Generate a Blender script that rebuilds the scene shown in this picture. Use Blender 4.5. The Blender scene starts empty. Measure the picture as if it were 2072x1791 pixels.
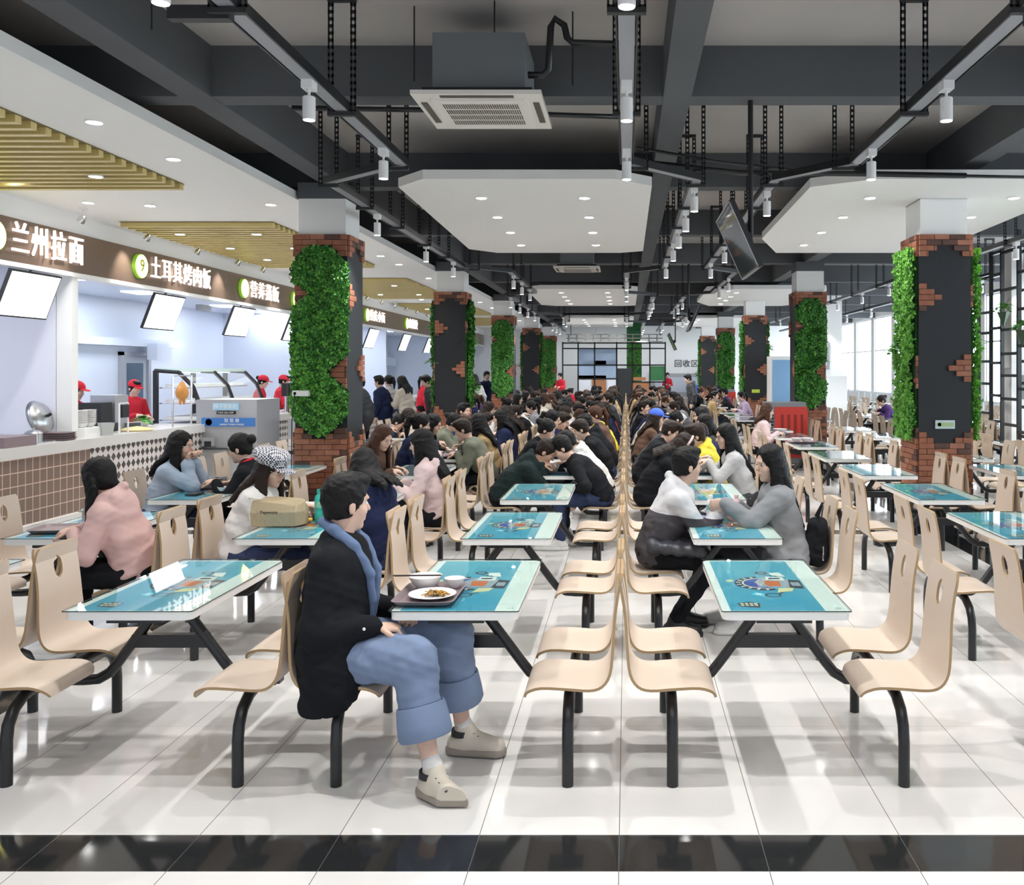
import bpy, math, random
import numpy as np
from mathutils import Vector, Matrix, Euler
PI = math.pi
SC = bpy.context.scene
COL = SC.collection

# ------------------------------------------------------------ camera, world, exposure
CAMH, FPX, VX, VY = 1.9, 1830.0, 1268.0, 750.0
cam_d = bpy.data.cameras.new('camera')
cam_d.sensor_width = 36.0
cam_d.lens = 36.0 * FPX / 2072.0
cam_d.shift_x = -(VX - 1036.0) / 2072.0
cam_d.shift_y = -(895.5 - VY) / 2072.0
cam_d.clip_end = 200
cam = bpy.data.objects.new('camera', cam_d)
cam.location = (0, 0, CAMH)
cam.rotation_euler = (PI / 2, 0, 0)
COL.objects.link(cam)
SC.camera = cam

world = bpy.data.worlds.new('daylight')
SC.world = world
world.use_nodes = True
world.node_tree.nodes['Background'].inputs[0].default_value = (0.86, 0.92, 1.0, 1)
world.node_tree.nodes['Background'].inputs[1].default_value = .85

vs = SC.view_settings
vs.view_transform = 'Standard'
vs.look = 'None'
vs.exposure = 0.3
vs.gamma = 1.0
vs.use_curve_mapping = False

def lamp(kind, name, loc, energy, color=(1, 1, 1), rot=(0, 0, 0), size=0.1, spot=1.6, blend=0.6, sx=None, sy=None):
    d = bpy.data.lights.new(name, kind)
    d.energy = energy
    d.color = color
    if kind == 'SPOT':
        d.spot_size = spot; d.spot_blend = blend; d.shadow_soft_size = size
    if kind == 'AREA':
        d.shape = 'RECTANGLE'; d.size = sx; d.size_y = sy
    if kind == 'POINT':
        d.shadow_soft_size = size
    o = bpy.data.objects.new(name, d)
    o.location = loc; o.rotation_euler = rot
    COL.objects.link(o)
    return o

# ------------------------------------------------------------ materials
MATS = {}
def mat(name, color=(.8, .8, .8), rough=.5, metal=0., coat=0., emit=None, es=1., alpha=1., bump=None, trans=0., spec=.5, sheen=0., var=None):
    if name in MATS: return MATS[name]
    m = bpy.data.materials.new(name)
    m.use_nodes = True
    nt = m.node_tree
    b = nt.nodes['Principled BSDF']
    b.inputs['Base Color'].default_value = (*color, 1)
    b.inputs['Roughness'].default_value = rough
    b.inputs['Metallic'].default_value = metal
    b.inputs['Coat Weight'].default_value = coat
    b.inputs['Specular IOR Level'].default_value = spec
    b.inputs['Transmission Weight'].default_value = trans
    b.inputs['Sheen Weight'].default_value = sheen
    b.inputs['Alpha'].default_value = alpha
    if emit:
        b.inputs['Emission Color'].default_value = (*emit, 1)
        b.inputs['Emission Strength'].default_value = es
    if bump or var:
        tc = nt.nodes.new('ShaderNodeTexCoord')
        n = nt.nodes.new('ShaderNodeTexNoise')
        nt.links.new(tc.outputs['Object'], n.inputs['Vector'])
        n.inputs['Scale'].default_value = (bump or var)[0]
        n.inputs['Detail'].default_value = 3
        if bump:
            bp = nt.nodes.new('ShaderNodeBump')
            bp.inputs['Strength'].default_value = bump[1]
            bp.inputs['Distance'].default_value = .01
            nt.links.new(n.outputs['Fac'], bp.inputs['Height'])
            nt.links.new(bp.outputs['Normal'], b.inputs['Normal'])
        if var:
            mx = nt.nodes.new('ShaderNodeMix'); mx.data_type = 'RGBA'
            n2 = n
            if bump:
                n2 = nt.nodes.new('ShaderNodeTexNoise')
                nt.links.new(tc.outputs['Object'], n2.inputs['Vector'])
                n2.inputs['Scale'].default_value = var[0]
            nt.links.new(n2.outputs['Fac'], mx.inputs['Factor'])
            mx.inputs['A'].default_value = (*[c * (1 - var[1]) for c in color], 1)
            mx.inputs['B'].default_value = (*[min(1, c * (1 + var[1])) for c in color], 1)
            nt.links.new(mx.outputs['Result'], b.inputs['Base Color'])
    MATS[name] = m
    return m

def hx(s):
    r = [int(s[i:i + 2], 16) / 255 for i in (0, 2, 4)]
    return tuple(c / 12.92 if c < .04045 else ((c + .055) / 1.055) ** 2.4 for c in r)

def N(nt, t, **kw):
    n = nt.nodes.new(t)
    for k, v in kw.items(): setattr(n, k, v)
    return n
def mth(nt, op, a, b=None, c=None):
    n = nt.nodes.new('ShaderNodeMath'); n.operation = op
    for i, v in enumerate((a, b, c)):
        if v is None: continue
        if isinstance(v, (int, float)): n.inputs[i].default_value = v
        else: nt.links.new(v, n.inputs[i])
    return n.outputs[0]
def xyz(nt):
    tc = N(nt, 'ShaderNodeTexCoord'); s = N(nt, 'ShaderNodeSeparateXYZ')
    nt.links.new(tc.outputs['Object'], s.inputs[0])
    return s.outputs
def mixc(nt, f, a, b):
    m = N(nt, 'ShaderNodeMix', data_type='RGBA')
    if isinstance(f, (int, float)): m.inputs['Factor'].default_value = f
    else: nt.links.new(f, m.inputs['Factor'])
    for k, v in (('A', a), ('B', b)):
        if isinstance(v, tuple): m.inputs[k].default_value = (*v, 1)
        else: nt.links.new(v, m.inputs[k])
    return m.outputs['Result']

# floor tiles
def floor_mat(name, base, rough, grout):
    m = mat(name, base, rough, coat=.0, spec=.6)
    nt = m.node_tree; b = nt.nodes['Principled BSDF']
    o = xyz(nt)
    fx = mth(nt, 'PINGPONG', mth(nt, 'ADD', o[0], .03), .286)
    fy = mth(nt, 'PINGPONG', mth(nt, 'SUBTRACT', o[1], 4.83), .57)
    lx = mth(nt, 'LESS_THAN', fx, .0016); ly = mth(nt, 'LESS_THAN', fy, .0012)
    l = mth(nt, 'MAXIMUM', lx, mth(nt, 'MULTIPLY', ly, .5))
    nz = N(nt, 'ShaderNodeTexNoise'); nz.inputs['Scale'].default_value = 1.3
    tc = N(nt, 'ShaderNodeTexCoord'); nt.links.new(tc.outputs['Object'], nz.inputs['Vector'])
    c = mixc(nt, nz.outputs['Fac'], tuple(x * .93 for x in base), tuple(min(1, x * 1.05) for x in base))
    nt.links.new(mixc(nt, l, c, grout), b.inputs['Base Color'])
    return m
M_floor = floor_mat('polished_tile', (.73, .715, .70), .07, (.12, .11, .10))
M_floorb = floor_mat('black_tile', (.018, .019, .02), .07, (.10, .10, .10))
M_plaster = mat('white_plaster', (.87, .87, .86), .6)
M_soffit = mat('white_ceiling_paint', (.87, .865, .85), .7)
M_conc = mat('dark_painted_concrete', (.09, .096, .104), .75, var=(.9, .25))
M_slab = mat('grey_slab', (.40, .375, .36), .8, var=(.6, .2))
M_black = mat('black_powder_coat', (.012, .013, .015), .32)
M_blackm = mat('matt_black', (.011, .012, .015), .6)
M_rail = mat('grey_rail', (.30, .31, .34), .4)
M_lampw = mat('white_lamp_body', (.82, .82, .82), .35)
M_glow = mat('lamp_glow', (1, 1, 1), emit=(1, .99, .96), es=14)
M_downglow = mat('downlight_glow', (1, 1, 1), emit=(1, .985, .95), es=7)
M_ply = mat('beech_laminate', (.65, .535, .44), .38, var=(3., .05), spec=.4)
M_plyedge = mat('plywood_edge', (.40, .27, .14), .5)
M_tabw = mat('white_table_edge', (.82, .82, .81), .35)
M_steel = mat('brushed_steel', (.56, .57, .58), .28, metal=1.)
M_steelm = mat('stainless_panel', (.50, .51, .53), .38, metal=.7, var=(2., .08))
M_chrome = mat('chrome', (.8, .8, .8), .08, metal=1.)
M_brick = mat('brick_terracotta', (.33, .125, .07), .75, bump=(60, .5), var=(9, .35))
M_brick2 = mat('brick_dark', (.12, .06, .045), .8, bump=(60, .5), var=(9, .35))
M_brick3 = mat('brick_tan', (.38, .16, .10), .75, bump=(60, .5), var=(9, .3))
M_mortar = mat('mortar', (.11, .05, .035), .9)
M_chalk = mat('chalkboard_panel', (.014, .016, .020), .55)
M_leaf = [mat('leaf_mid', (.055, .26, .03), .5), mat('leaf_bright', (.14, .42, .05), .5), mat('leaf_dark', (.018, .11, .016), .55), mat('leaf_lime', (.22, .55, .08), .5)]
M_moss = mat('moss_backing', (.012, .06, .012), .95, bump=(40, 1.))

# ------------------------------------------------------------ mesh builder
class MB:
    def __init__(s): s.v = []; s.f = []; s.m = []
    def add(s, vs, fs, mi=0):
        n = len(s.v); s.v.extend([tuple(v) for v in vs])
        for f in fs: s.f.append([i + n for i in f]); s.m.append(mi)
        return s
    def box(s, x0, x1, y0, y1, z0, z1, mi=0, M=None):
        v = [(x, y, z) for z in (z0, z1) for y in (y0, y1) for x in (x0, x1)]
        if M is not None: v = [tuple(M @ Vector(p)) for p in v]
        return s.add(v, [(0, 2, 3, 1), (4, 5, 7, 6), (0, 1, 5, 4), (2, 6, 7, 3), (0, 4, 6, 2), (1, 3, 7, 5)], mi)
    def cbox(s, c, d, mi=0, M=None):
        return s.box(c[0] - d[0] / 2, c[0] + d[0] / 2, c[1] - d[1] / 2, c[1] + d[1] / 2, c[2] - d[2] / 2, c[2] + d[2] / 2, mi, M)
    def prism(s, poly, a0, a1, axis='z', mi=0, side_mi=None):
        n = len(poly)
        def P(p, a):
            return (p[0], p[1], a) if axis == 'z' else ((p[0], a, p[1]) if axis == 'y' else (a, p[0], p[1]))
        v = [P(p, a0) for p in poly] + [P(p, a1) for p in poly]
        s.add(v, [list(range(n))[::-1], list(range(n, 2 * n))], mi)
        s.add(v, [(i, (i + 1) % n, n + (i + 1) % n, n + i) for i in range(n)], mi if side_mi is None else side_mi)
        return s
    def tube(s, path, r, seg=10, mi=0, caps=True, flat=1.0):
        P = [Vector(p) for p in path]; n = len(P)
        R = r if isinstance(r, (list, tuple)) else [r] * n
        up = None; rings = []
        for i in range(n):
            d = (P[min(i + 1, n - 1)] - P[max(i - 1, 0)]).normalized()
            if up is None:
                up = Vector((0, 0, 1)) if abs(d.z) < .9 else Vector((1, 0, 0))
            a = d.cross(up)
            if a.length < 1e-5: a = d.cross(Vector((0, 1, 0)))
            a.normalize(); b = a.cross(d).normalized(); up = b
            rings.append([P[i] + (a * math.cos(2 * PI * k / seg) + b * math.sin(2 * PI * k / seg) * flat) * R[i] for k in range(seg)])
        v = [q for rg in rings for q in rg]
        f = [(i * seg + k, i * seg + (k + 1) % seg, (i + 1) * seg + (k + 1) % seg, (i + 1) * seg + k) for i in range(n - 1) for k in range(seg)]
        if caps: f += [list(range(seg))[::-1], [(n - 1) * seg + k for k in range(seg)]]
        return s.add(v, f, mi)
    def lathe(s, prof, c=(0, 0, 0), seg=24, mi=0, M=None):
        n = len(prof); v = []
        for r, z in prof:
            for k in range(seg):
                a = 2 * PI * k / seg
                p = Vector((r * math.cos(a), r * math.sin(a), z))
                if M is not None: p = M @ p
                v.append((c[0] + p.x, c[1] + p.y, c[2] + p.z))
        f = [(i * seg + k, i * seg + (k + 1) % seg, (i + 1) * seg + (k + 1) % seg, (i + 1) * seg + k) for i in range(n - 1) for k in range(seg)]
        if prof[0][0] > 1e-6: f.append(list(range(seg))[::-1])
        if prof[-1][0] > 1e-6: f.append([(n - 1) * seg + k for k in range(seg)])
        return s.add(v, f, mi)
    def mesh(s, name, mats, smooth=False):
        me = bpy.data.meshes.new(name)
        me.from_pydata(s.v, [], s.f)
        for m in (mats if isinstance(mats, (list, tuple)) else [mats]): me.materials.append(m)
        me.polygons.foreach_set('material_index', s.m)
        me.update()
        if smooth: shade(me, smooth)
        return me
    def build(s, name, mats, parent=None, smooth=False, loc=None, rot=None):
        return put(name, s.mesh(name, mats, smooth), parent, loc, rot)
def shade(me, ang):
    me.polygons.foreach_set('use_smooth', [True] * len(me.polygons))
    if ang is not True:
        try: me.set_sharp_from_angle(angle=ang)
        except Exception: pass
def put(name, me, parent=None, loc=None, rot=None):
    o = bpy.data.objects.new(name, me); COL.objects.link(o)
    if parent is not None: o.parent = parent
    if loc is not None: o.location = loc
    if rot is not None: o.rotation_euler = rot
    return o
def tag(o, label=None, cat=None, group=None, kind=None):
    if label: o['label'] = label
    if cat: o['category'] = cat
    if group: o['group'] = group
    if kind: o['kind'] = kind
    return o
def thing(name, label, cat, loc=(0, 0, 0), rz=0., group=None, scale=1.):
    o = bpy.data.objects.new(name, None); COL.objects.link(o)
    o.empty_display_size = .1
    o.location = loc; o.rotation_euler = (0, 0, rz); o.scale = (scale,) * 3
    return tag(o, label, cat, group)
def struct(o): o['kind'] = 'structure'; return o
def dup(root, loc=None, rz=None, label=None, group=None):
    r = root.copy(); COL.objects.link(r)
    if loc is not None: r.location = loc
    if rz is not None: r.rotation_euler = (0, 0, rz)
    if label: r['label'] = label
    if group: r['group'] = group
    def rec(a, b):
        for ch in a.children:
            c = ch.copy(); COL.objects.link(c); c.parent = b
            rec(ch, c)
    rec(root, r)
    return r
def text_mesh(s, size, depth=.004):
    cu = bpy.data.curves.new('t', 'FONT'); cu.body = s; cu.size = size; cu.extrude = depth
    cu.align_x = 'CENTER'; cu.align_y = 'CENTER'; cu.resolution_u = 2
    o = bpy.data.objects.new('t', cu); COL.objects.link(o)
    dg = bpy.context.evaluated_depsgraph_get(); dg.update()
    me = bpy.data.meshes.new_from_object(o.evaluated_get(dg))
    bpy.data.objects.remove(o)
    return me
def text(name, s, size, m, parent, loc, rot, depth=.004, width=None):
    me = text_mesh(s, size, depth); me.name = name
    if width:
        xs = [v.co.x for v in me.vertices]
        k = width / max(1e-6, max(xs) - min(xs))
        for v in me.vertices: v.co.x *= k
    me.materials.clear(); me.materials.append(m)
    return put(name, me, parent, loc, rot)
ORD = ['nearest', 'second', 'third', 'fourth', 'fifth', 'sixth', 'seventh', 'eighth', 'ninth', 'tenth', 'eleventh', 'twelfth', 'thirteenth', 'fourteenth', 'fifteenth', 'sixteenth', 'seventeenth', 'eighteenth', 'nineteenth', 'twentieth', 'twenty-first', 'twenty-second', 'twenty-third', 'twenty-fourth']
SORD = ['first'] + ORD[1:]
MADE = {}
def nth(k):
    MADE[k] = MADE.get(k, 0) + 1
    return SORD[min(MADE[k] - 1, 23)]

# ============================================================ SETTING
Y0, Y1 = -3.0, 48.0      # hall depth
XR = 10.6                # window wall
HS = 3.95                # height of the soffits
HB = 4.14                # underside of beams
HSL = 4.56               # slab
# floor, black borders inlaid
mb = MB()
xs = [-11, -3.73, -3.46, 3.55, 3.82, XR + .3]
ys = [Y0, 3.43, 3.70, 10.5, 10.77, 18.4, 18.67, 26.3, 26.57, 34.2, 34.47, Y1 + 1]
for i in range(len(xs) - 1):
    for j in range(len(ys) - 1):
        blk = (i in (1, 3) and ys[j] > 3.6) or (j % 2 == 1)
        mb.add([(xs[i], ys[j], 0), (xs[i + 1], ys[j], 0), (xs[i + 1], ys[j + 1], 0), (xs[i], ys[j + 1], 0)], [(0, 1, 2, 3)], 1 if blk else 0)
struct(mb.build('floor', [M_floor, M_floorb]))
# slab
struct(MB().box(-11, XR + .3, Y0, Y1 + 1, HSL, HSL + .2).build('ceiling', M_slab))
# beams
nt_ = 0
def beam(x0, x1, y0, y1, z0=HB, z1=HSL, m=M_conc):
    global nt_
    nt_ += 1
    return struct(MB().box(x0, x1, y0, y1, z0, z1).build('trim_%d' % nt_, m))
for x0, x1 in ((-3.66, -3.40), (.30, .53), (3.66, 3.92)):
    beam(x0, x1, Y0, Y1)
for y in (-.5, 3.45, 7.40, 11.05, 14.95, 18.9, 22.85, 26.8, 30.7, 34.65, 38.6, 42.5):
    for x0, x1 in ((-8.5, -3.66), (-3.40, .30), (.53, 3.66), (3.92, XR)):
        beam(x0, x1, y, y + .25, HB + .005, HSL)
# far wall, window wall
struct(MB().box(-11, XR + .3, Y1, Y1 + .2, 0, HSL).build('wall_back', M_plaster))
M_wframe = mat('white_window_frame', (.75, .77, .80), .4)
mb = MB()
mb.box(XR, XR + .25, 2, Y1, 0, .95).box(XR, XR + .25, 2, Y1, 4.15, HSL)
for k in range(0, 16):
    y = 3.0 + k * 3.0
    mb.box(XR, XR + .25, y - .22, y + .22, .95, 4.15)
struct(mb.build('wall_right', M_plaster))
M_pane = mat('frosted_daylight_pane', (.9, .95, 1), .3, emit=(.80, .91, 1), es=4.5)
for k in range(15):
    y = 4.5 + k * 3.0
    w = struct(MB().box(XR + .10, XR + .12, y - 1.28, y + 1.28, .95, 4.15).build('window_%d' % (k + 1), M_pane))
    f = MB()
    for q in (-1.26, .0, 1.26): f.cbox((XR + .08, y + q, 2.55), (.05, .05, 3.2))
    for z in (.98, 2.75, 4.12): f.cbox((XR + .08, y, z), (.05, 2.56, .05))
    f.build('window_frame', M_wframe, w)
# railing in front of the windows
mb = MB()
for z in (1.0, .62): mb.tube([(XR - .35, 12, z), (XR - .35, 40, z)], .025, 6)
for k in range(29): mb.tube([(XR - .35, 12 + k, 0), (XR - .35, 12 + k, 1.0)], .02, 6)
tag(mb.build('railing', M_wframe), 'long white tubular railing in front of the bright windows', 'railing')

# ------------------------------------------------------------ food stalls, left
XS, XW, XC, XK = -3.95, -7.2, -7.0, -9.9
mb = MB()
mb.box(XW - .1, XS, Y0, Y1, HS, HS + .10)
struct(mb.build('ceiling_soffit', M_soffit))
mb = MB()
mb.box(XW - .12, XW, Y0, Y1, 3.12, HS)
struct(mb.build('wall_signboard', M_plaster))
struct(MB().box(XW, XW + .03, Y0, Y1, 3.12, 3.175).build('trim_signboard', M_plaster))
M_brown = mat('bronze_laminate', (.20, .135, .098), .3, metal=.25)
b_ = MB().box(XW, XW + .018, Y0, Y1, 3.18, 3.69).build('fascia_band', M_brown)
tag(b_, 'long brown glossy fascia band carrying the stall names', 'fascia')
M_kwall = mat('kitchen_wall', (.68, .73, .84), .35)
struct(MB().box(XK - .2, XK, Y0, Y1, 0, HS).build('wall_left', M_kwall))
struct(MB().box(XK, XW - .12, Y0, Y1, 3.3, 3.4).build('ceiling_kitchen', M_kwall))
struct(MB().box(XK, XW - .21, 11.74, 11.87, 1.03, 3.29).build('wall_stall', mat('pale_partition', (.80, .80, .90), .4)))
struct(MB().box(XW - .20, XW + .0, 11.74, 11.87, 1.03, 3.12).build('wall_pier', M_plaster))
for k, y in enumerate((22.2, 29.5, 36.6)):
    struct(MB().box(XK, XW - .65, y, y + .15, 0, 3.3).build('wall_divider_%d' % k, M_kwall))
# door into the kitchen
d_ = struct(MB().box(XK, XK + .03, 17.7, 18.6, 0, 2.2).build('door_1', mat('door_steel', (.42, .46, .52), .4)))
MB().box(XK + .03, XK + .04, 17.85, 18.45, .5, 2.05).build('door_pane', mat('door_pane', (.10, .15, .22), .1), d_)
MB().box(XK, XK + .07, 17.6, 17.7, 0, 2.27).box(XK, XK + .07, 18.6, 18.7, 0, 2.27).box(XK, XK + .07, 17.6, 18.7, 2.2, 2.27).build('door_frame', M_steelm, d_)
# duct along the kitchen wall
tag(MB().box(XK + .02, XK + .25, 14.0, 19.6, 2.38, 2.52).box(XK + .25, XK + .45, 18.2, 18.7, 2.12, 2.45).build('duct', M_kwall), 'pale duct running along the kitchen wall above the door', 'duct')

# wooden slat panels in the soffit
M_slat = mat('gold_slat', (.62, .50, .20), .45); M_slatb = mat('slat_gap', (.20, .15, .05), .8)
slat = MB()
for k in range(27): slat.cbox((-5.92, k * .19 - 2.46, -.034), (2.10, .075, .062))
sp = thing('slat_panel', 'gold slatted ceiling panel over the nearest stall, cut by the left frame edge', 'ceiling panel', (0, 7.42, HS - .004), group=None)
slat.build('slat', M_slat, sp)
MB().box(-6.98, -4.86, -2.52, 2.52, -.004, .0).build('backing', M_slatb, sp)
for k, y in enumerate((14.95, 22.5, 30.0, 37.5)):
    dup(sp, (0, y, HS - .004), label='gold slatted ceiling panel set in the stall soffit, %s behind the nearest one' % ('first', 'second', 'third', 'fourth')[k])

# downlights
dl_me = MB().lathe([(.075, 0), (.075, -.012), (.058, -.012)], seg=20).mesh('trim_ring', M_lampw)
dg_me = MB().lathe([(.06, -.0135), (.0, -.0135)], seg=20).mesh('glow_disc', M_downglow)
ndl = [0]
def downlight(x, y, where, z=HS, power=0.):
    ndl[0] += 1
    t = thing('downlight', 'round white recessed downlight, %s in the %s' % (nth(where), where), 'downlight', (x, y, z), group='downlights in the %s' % where)
    put('trim_ring', dl_me, t); put('glow_disc', dg_me, t)
    if power:
        lamp('SPOT', 'downlight_lamp', (x, y, z - .03), power, (1, .985, .96), size=.05, spot=2.3, blend=.7)
for y in (6.2, 8.0, 9.6, 11.0):  # extra downlights, added to brighten the pale stall partition
    downlight(-6.55, y, 'added soffit row brightening the stall partition', power=55)
for y in (4.9, 6.1, 7.44, 8.74, 11.13, 12.4, 14.8, 16.1, 17.4, 20.0, 21.3, 24.5, 27, 29.5, 33, 37, 41):
    downlight(-4.38, y, 'stall soffit', power=45 if y < 30 else 0)
for x, y in ((-5.4, 9.2), (-5.4, 7.4), (-6.47, 13.1), (-5.36, 13.1), (-5.36, 14.6), (-6.4, 14.6), (-5.36, 16.1), (-6.4, 16.1), (-5.9, 11.2), (-5.9, 18.6), (-5.4, 21), (-6.4, 21), (-5.4, 23.5), (-6.4, 23.5), (-5.9, 26), (-5.4, 29), (-6.4, 29), (-5.4, 31.5), (-6.4, 31.5)):
    downlight(x, y, 'slatted panels above the stalls', z=HS - (.068 if not (x == -5.9 and y in (11.2, 18.6, 26)) else 0), power=42 if y < 24 else 0)

# ------------------------------------------------------------ hanging rafts
def raft(cx, y0, y1, poly, label):
    t = MB().prism([(cx + a, y0 + b * (y1 - y0)) for a, b in poly], HS, HS + .10).build('ceiling_raft', M_soffit)
    return tag(t, label, 'ceiling raft')
cpoly = [(-2.55, .07), (-2.18, 0), (-.12, 0), (.28, .06), (.28, .96), (-.10, 1), (-2.25, 1), (-2.66, .92)]
rpoly = [(2.05, .07), (2.68, 0), (5.0, 0), (5.15, .1), (5.25, .9), (4.9, 1), (2.6, 1), (2.1, .72)]
for k, (a, b) in enumerate(((9.67, 15.75), (22.7, 28.7), (35.1, 42.6))):
    w = ('nearest', 'second', 'farthest')[k]
    raft(0, a, b, cpoly, '%s white octagonal hanging raft over the middle tables' % w)
    raft(0, a, b, rpoly, '%s white octagonal hanging raft around the right-hand columns' % w)
    for j in range(4):
        fy = a + (b - a) * (.17 + .22 * j)
        downlight(-1.72, fy, 'middle rafts', power=60 if k < 3 else 0)
        downlight(-.5, fy, 'middle rafts', power=60 if k < 3 else 0)
        for xx in (2.88, 4.43):
            if xx == 4.43 and not (k == 0) : continue
            downlight(xx + (0 if xx < 3 else .15), fy, 'right rafts', power=60 if k < 3 else 0)

# ------------------------------------------------------------ columns
rnd = random.Random(5)
def leaves(n, w, z0, z1, hole=None, depth=.07, size=.03, seed=1, bright=.35):
    r = np.random.RandomState(seed)
    V = []; F = []; Mi = []
    c = 0
    while c < n:
        x = r.uniform(-w / 2, w / 2); z = r.uniform(z0, z1)
        if hole and hole(x, z): continue
        lump = .5 + .5 * math.sin(x * 23 + 3 * math.sin(z * 9)) * math.sin(z * 19 + x * 7)
        d = depth * (.25 + .55 * lump + .3 * r.rand())
        s = size * r.uniform(.55, 1.15)
        a = r.uniform(0, 2 * PI); tl = r.uniform(-.9, .9); tp = r.uniform(-.2, 1.0)
        M = Euler((tl, a, tp)).to_matrix()
        i = len(V)
        for p in ((0, 0, 0), (s * .38, -.006, s * .5), (0, .002, s), (-s * .38, -.006, s * .5)):
            q = M @ Vector(p); V.append((x + q.x, -d + q.y * .8, z + q.z))
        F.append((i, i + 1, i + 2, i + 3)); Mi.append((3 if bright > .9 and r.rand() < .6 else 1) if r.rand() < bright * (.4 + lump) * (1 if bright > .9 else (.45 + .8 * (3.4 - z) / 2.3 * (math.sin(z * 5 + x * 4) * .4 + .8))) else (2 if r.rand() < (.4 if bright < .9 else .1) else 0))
        c += 1
    m = MB(); m.v = V; m.f = F; m.m = Mi
    return m.mesh('foliage', M_leaf)
BH, BL = .066, .18
def bricks(mb, rows, ztop, w, side):
    """rows: list of list of (u0,u1) spans from the top down; brick faces toward -Y"""
    for k, spans in enumerate(rows):
        z1 = ztop - k * BH
        for (a, b) in spans:
            u = a
            first = True
            while u < b - 1e-4:
                L = BL * (.5 if (k % 2 and first) else 1.)
                e = min(b, u + L); first = False
                if e > u + .012:
                    mb.box(u + .003, e - .003, -.026 - rnd.uniform(0, .006), .0, z1 - BH + .003, z1 - .003, rnd.choice([0, 0, 0, 1, 2]))
                u = e
W = .62
def patch(mb, zc, left=True, n=5):
    pat = {5: [.09, .18, .27, .18, .09]}[n]
    for k, L in enumerate(pat):
        bricks(mb, [[(-W / 2, -W / 2 + L) if left else (W / 2 - L, W / 2)]], zc + (2.5 - k) * BH, W, 0)
h_ = W / 2
TOPROWS = [[(-h_, h_)], [(-h_, h_)], [(-h_, -.1), (.1, h_)], [(-h_, -.2), (.2, h_)]]
def dark_face(kind):
    mb = MB()
    bricks(mb, TOPROWS, 3.52, W, 0)
    patch(mb, 2.77, True); patch(mb, 1.93, False)
    bricks(mb, [[(-h_, -.22), (.22, h_)], [(-h_, -.14), (.12, h_)]], 1.17, W, 0)
    bricks(mb, [[(-h_, h_)]] * 10, 1.04, W, 0)
    return mb.mesh('brick_cladding', [M_brick, M_brick2, M_brick3])
def green_face():
    mb = MB()
    bricks(mb, [[(-h_, h_)], [(-h_, h_)], [(-h_, -.14), (.14, h_)], [(-h_, -.24), (.2, h_)]], 3.52, W, 0)
    for k, L in enumerate([.09, .18, .22, .14]): bricks(mb, [[(-h_, -h_ + L)]], 2.92 - k * BH, W, 0)
    for k, L in enumerate([.06, .12, .2, .2, .12, .06]): bricks(mb, [[(h_ - L, h_)]], 2.08 - k * BH, W, 0)
    bricks(mb, [[(-h_, -.2), (.16, h_)], [(-h_, -.1), (.06, h_)]], 1.22, W, 0)
    bricks(mb, [[(-h_, h_)]] * 11, 1.09, W, 0)
    return mb.mesh('brick_cladding', [M_brick, M_brick2, M_brick3])
def ghole(x, z):
    if z > 3.36 - 1.2 * max(0, abs(x) - .14): return True
    if z < 1.14 + 1.0 * max(0, abs(x) - .08): return True
    if abs(z - 2.80) < .15 - 0.7 * (x + h_) : return True
    if abs(z - 1.88) < .22 - .95 * (h_ - x): return True
    return False
me_dark, me_green = dark_face(0), green_face()
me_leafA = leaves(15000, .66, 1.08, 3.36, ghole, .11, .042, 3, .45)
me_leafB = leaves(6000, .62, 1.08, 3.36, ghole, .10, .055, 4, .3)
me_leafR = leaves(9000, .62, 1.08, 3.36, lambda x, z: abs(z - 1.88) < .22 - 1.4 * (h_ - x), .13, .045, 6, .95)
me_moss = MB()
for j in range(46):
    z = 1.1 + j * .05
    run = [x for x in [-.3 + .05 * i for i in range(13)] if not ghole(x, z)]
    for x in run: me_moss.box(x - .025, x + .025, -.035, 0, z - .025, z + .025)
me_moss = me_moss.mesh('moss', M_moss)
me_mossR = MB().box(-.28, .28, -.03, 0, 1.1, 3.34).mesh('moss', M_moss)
# fern tufts that stick out of the planting
def fern(n=26, L=.3, seed=2, w=.028):
    r = random.Random(seed); mb = MB()
    for i in range(n):
        a = r.uniform(0, 2 * PI); el = r.uniform(.1, 1.2); l = L * r.uniform(.6, 1)
        dx, dy = math.cos(a) * math.cos(el), math.sin(a) * math.cos(el)
        pts = []
        for k in range(6):
            t = k / 5
            pts.append(Vector((dx * l * t, dy * l * t, math.sin(el) * l * t - l * .55 * t * t)))
        sd = Vector((-dy, dx, 0)).normalized()
        for k in range(5):
            ww = w * math.sin(PI * (k + .6) / 6)
            m_ = (pts[k] + pts[k + 1]) / 2
            for s in (-1, 1):
                mb.add([pts[k], pts[k + 1], m_ + sd * s * ww * 2.0 + Vector((0, 0, -.01))], [(0, 1, 2)], r.choice([0, 1, 2]))
    return mb.mesh('fern_tuft', M_leaf)
me_fern = fern(); me_fern2 = fern(20, .22, 9, .04)
M_label = mat('pale_label', (.62, .74, .80), .4); M_labely = mat('lime_label', (.55, .68, .08), .4); M_labelg = mat('green_print', (.45, .6, .3), .4)
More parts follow.
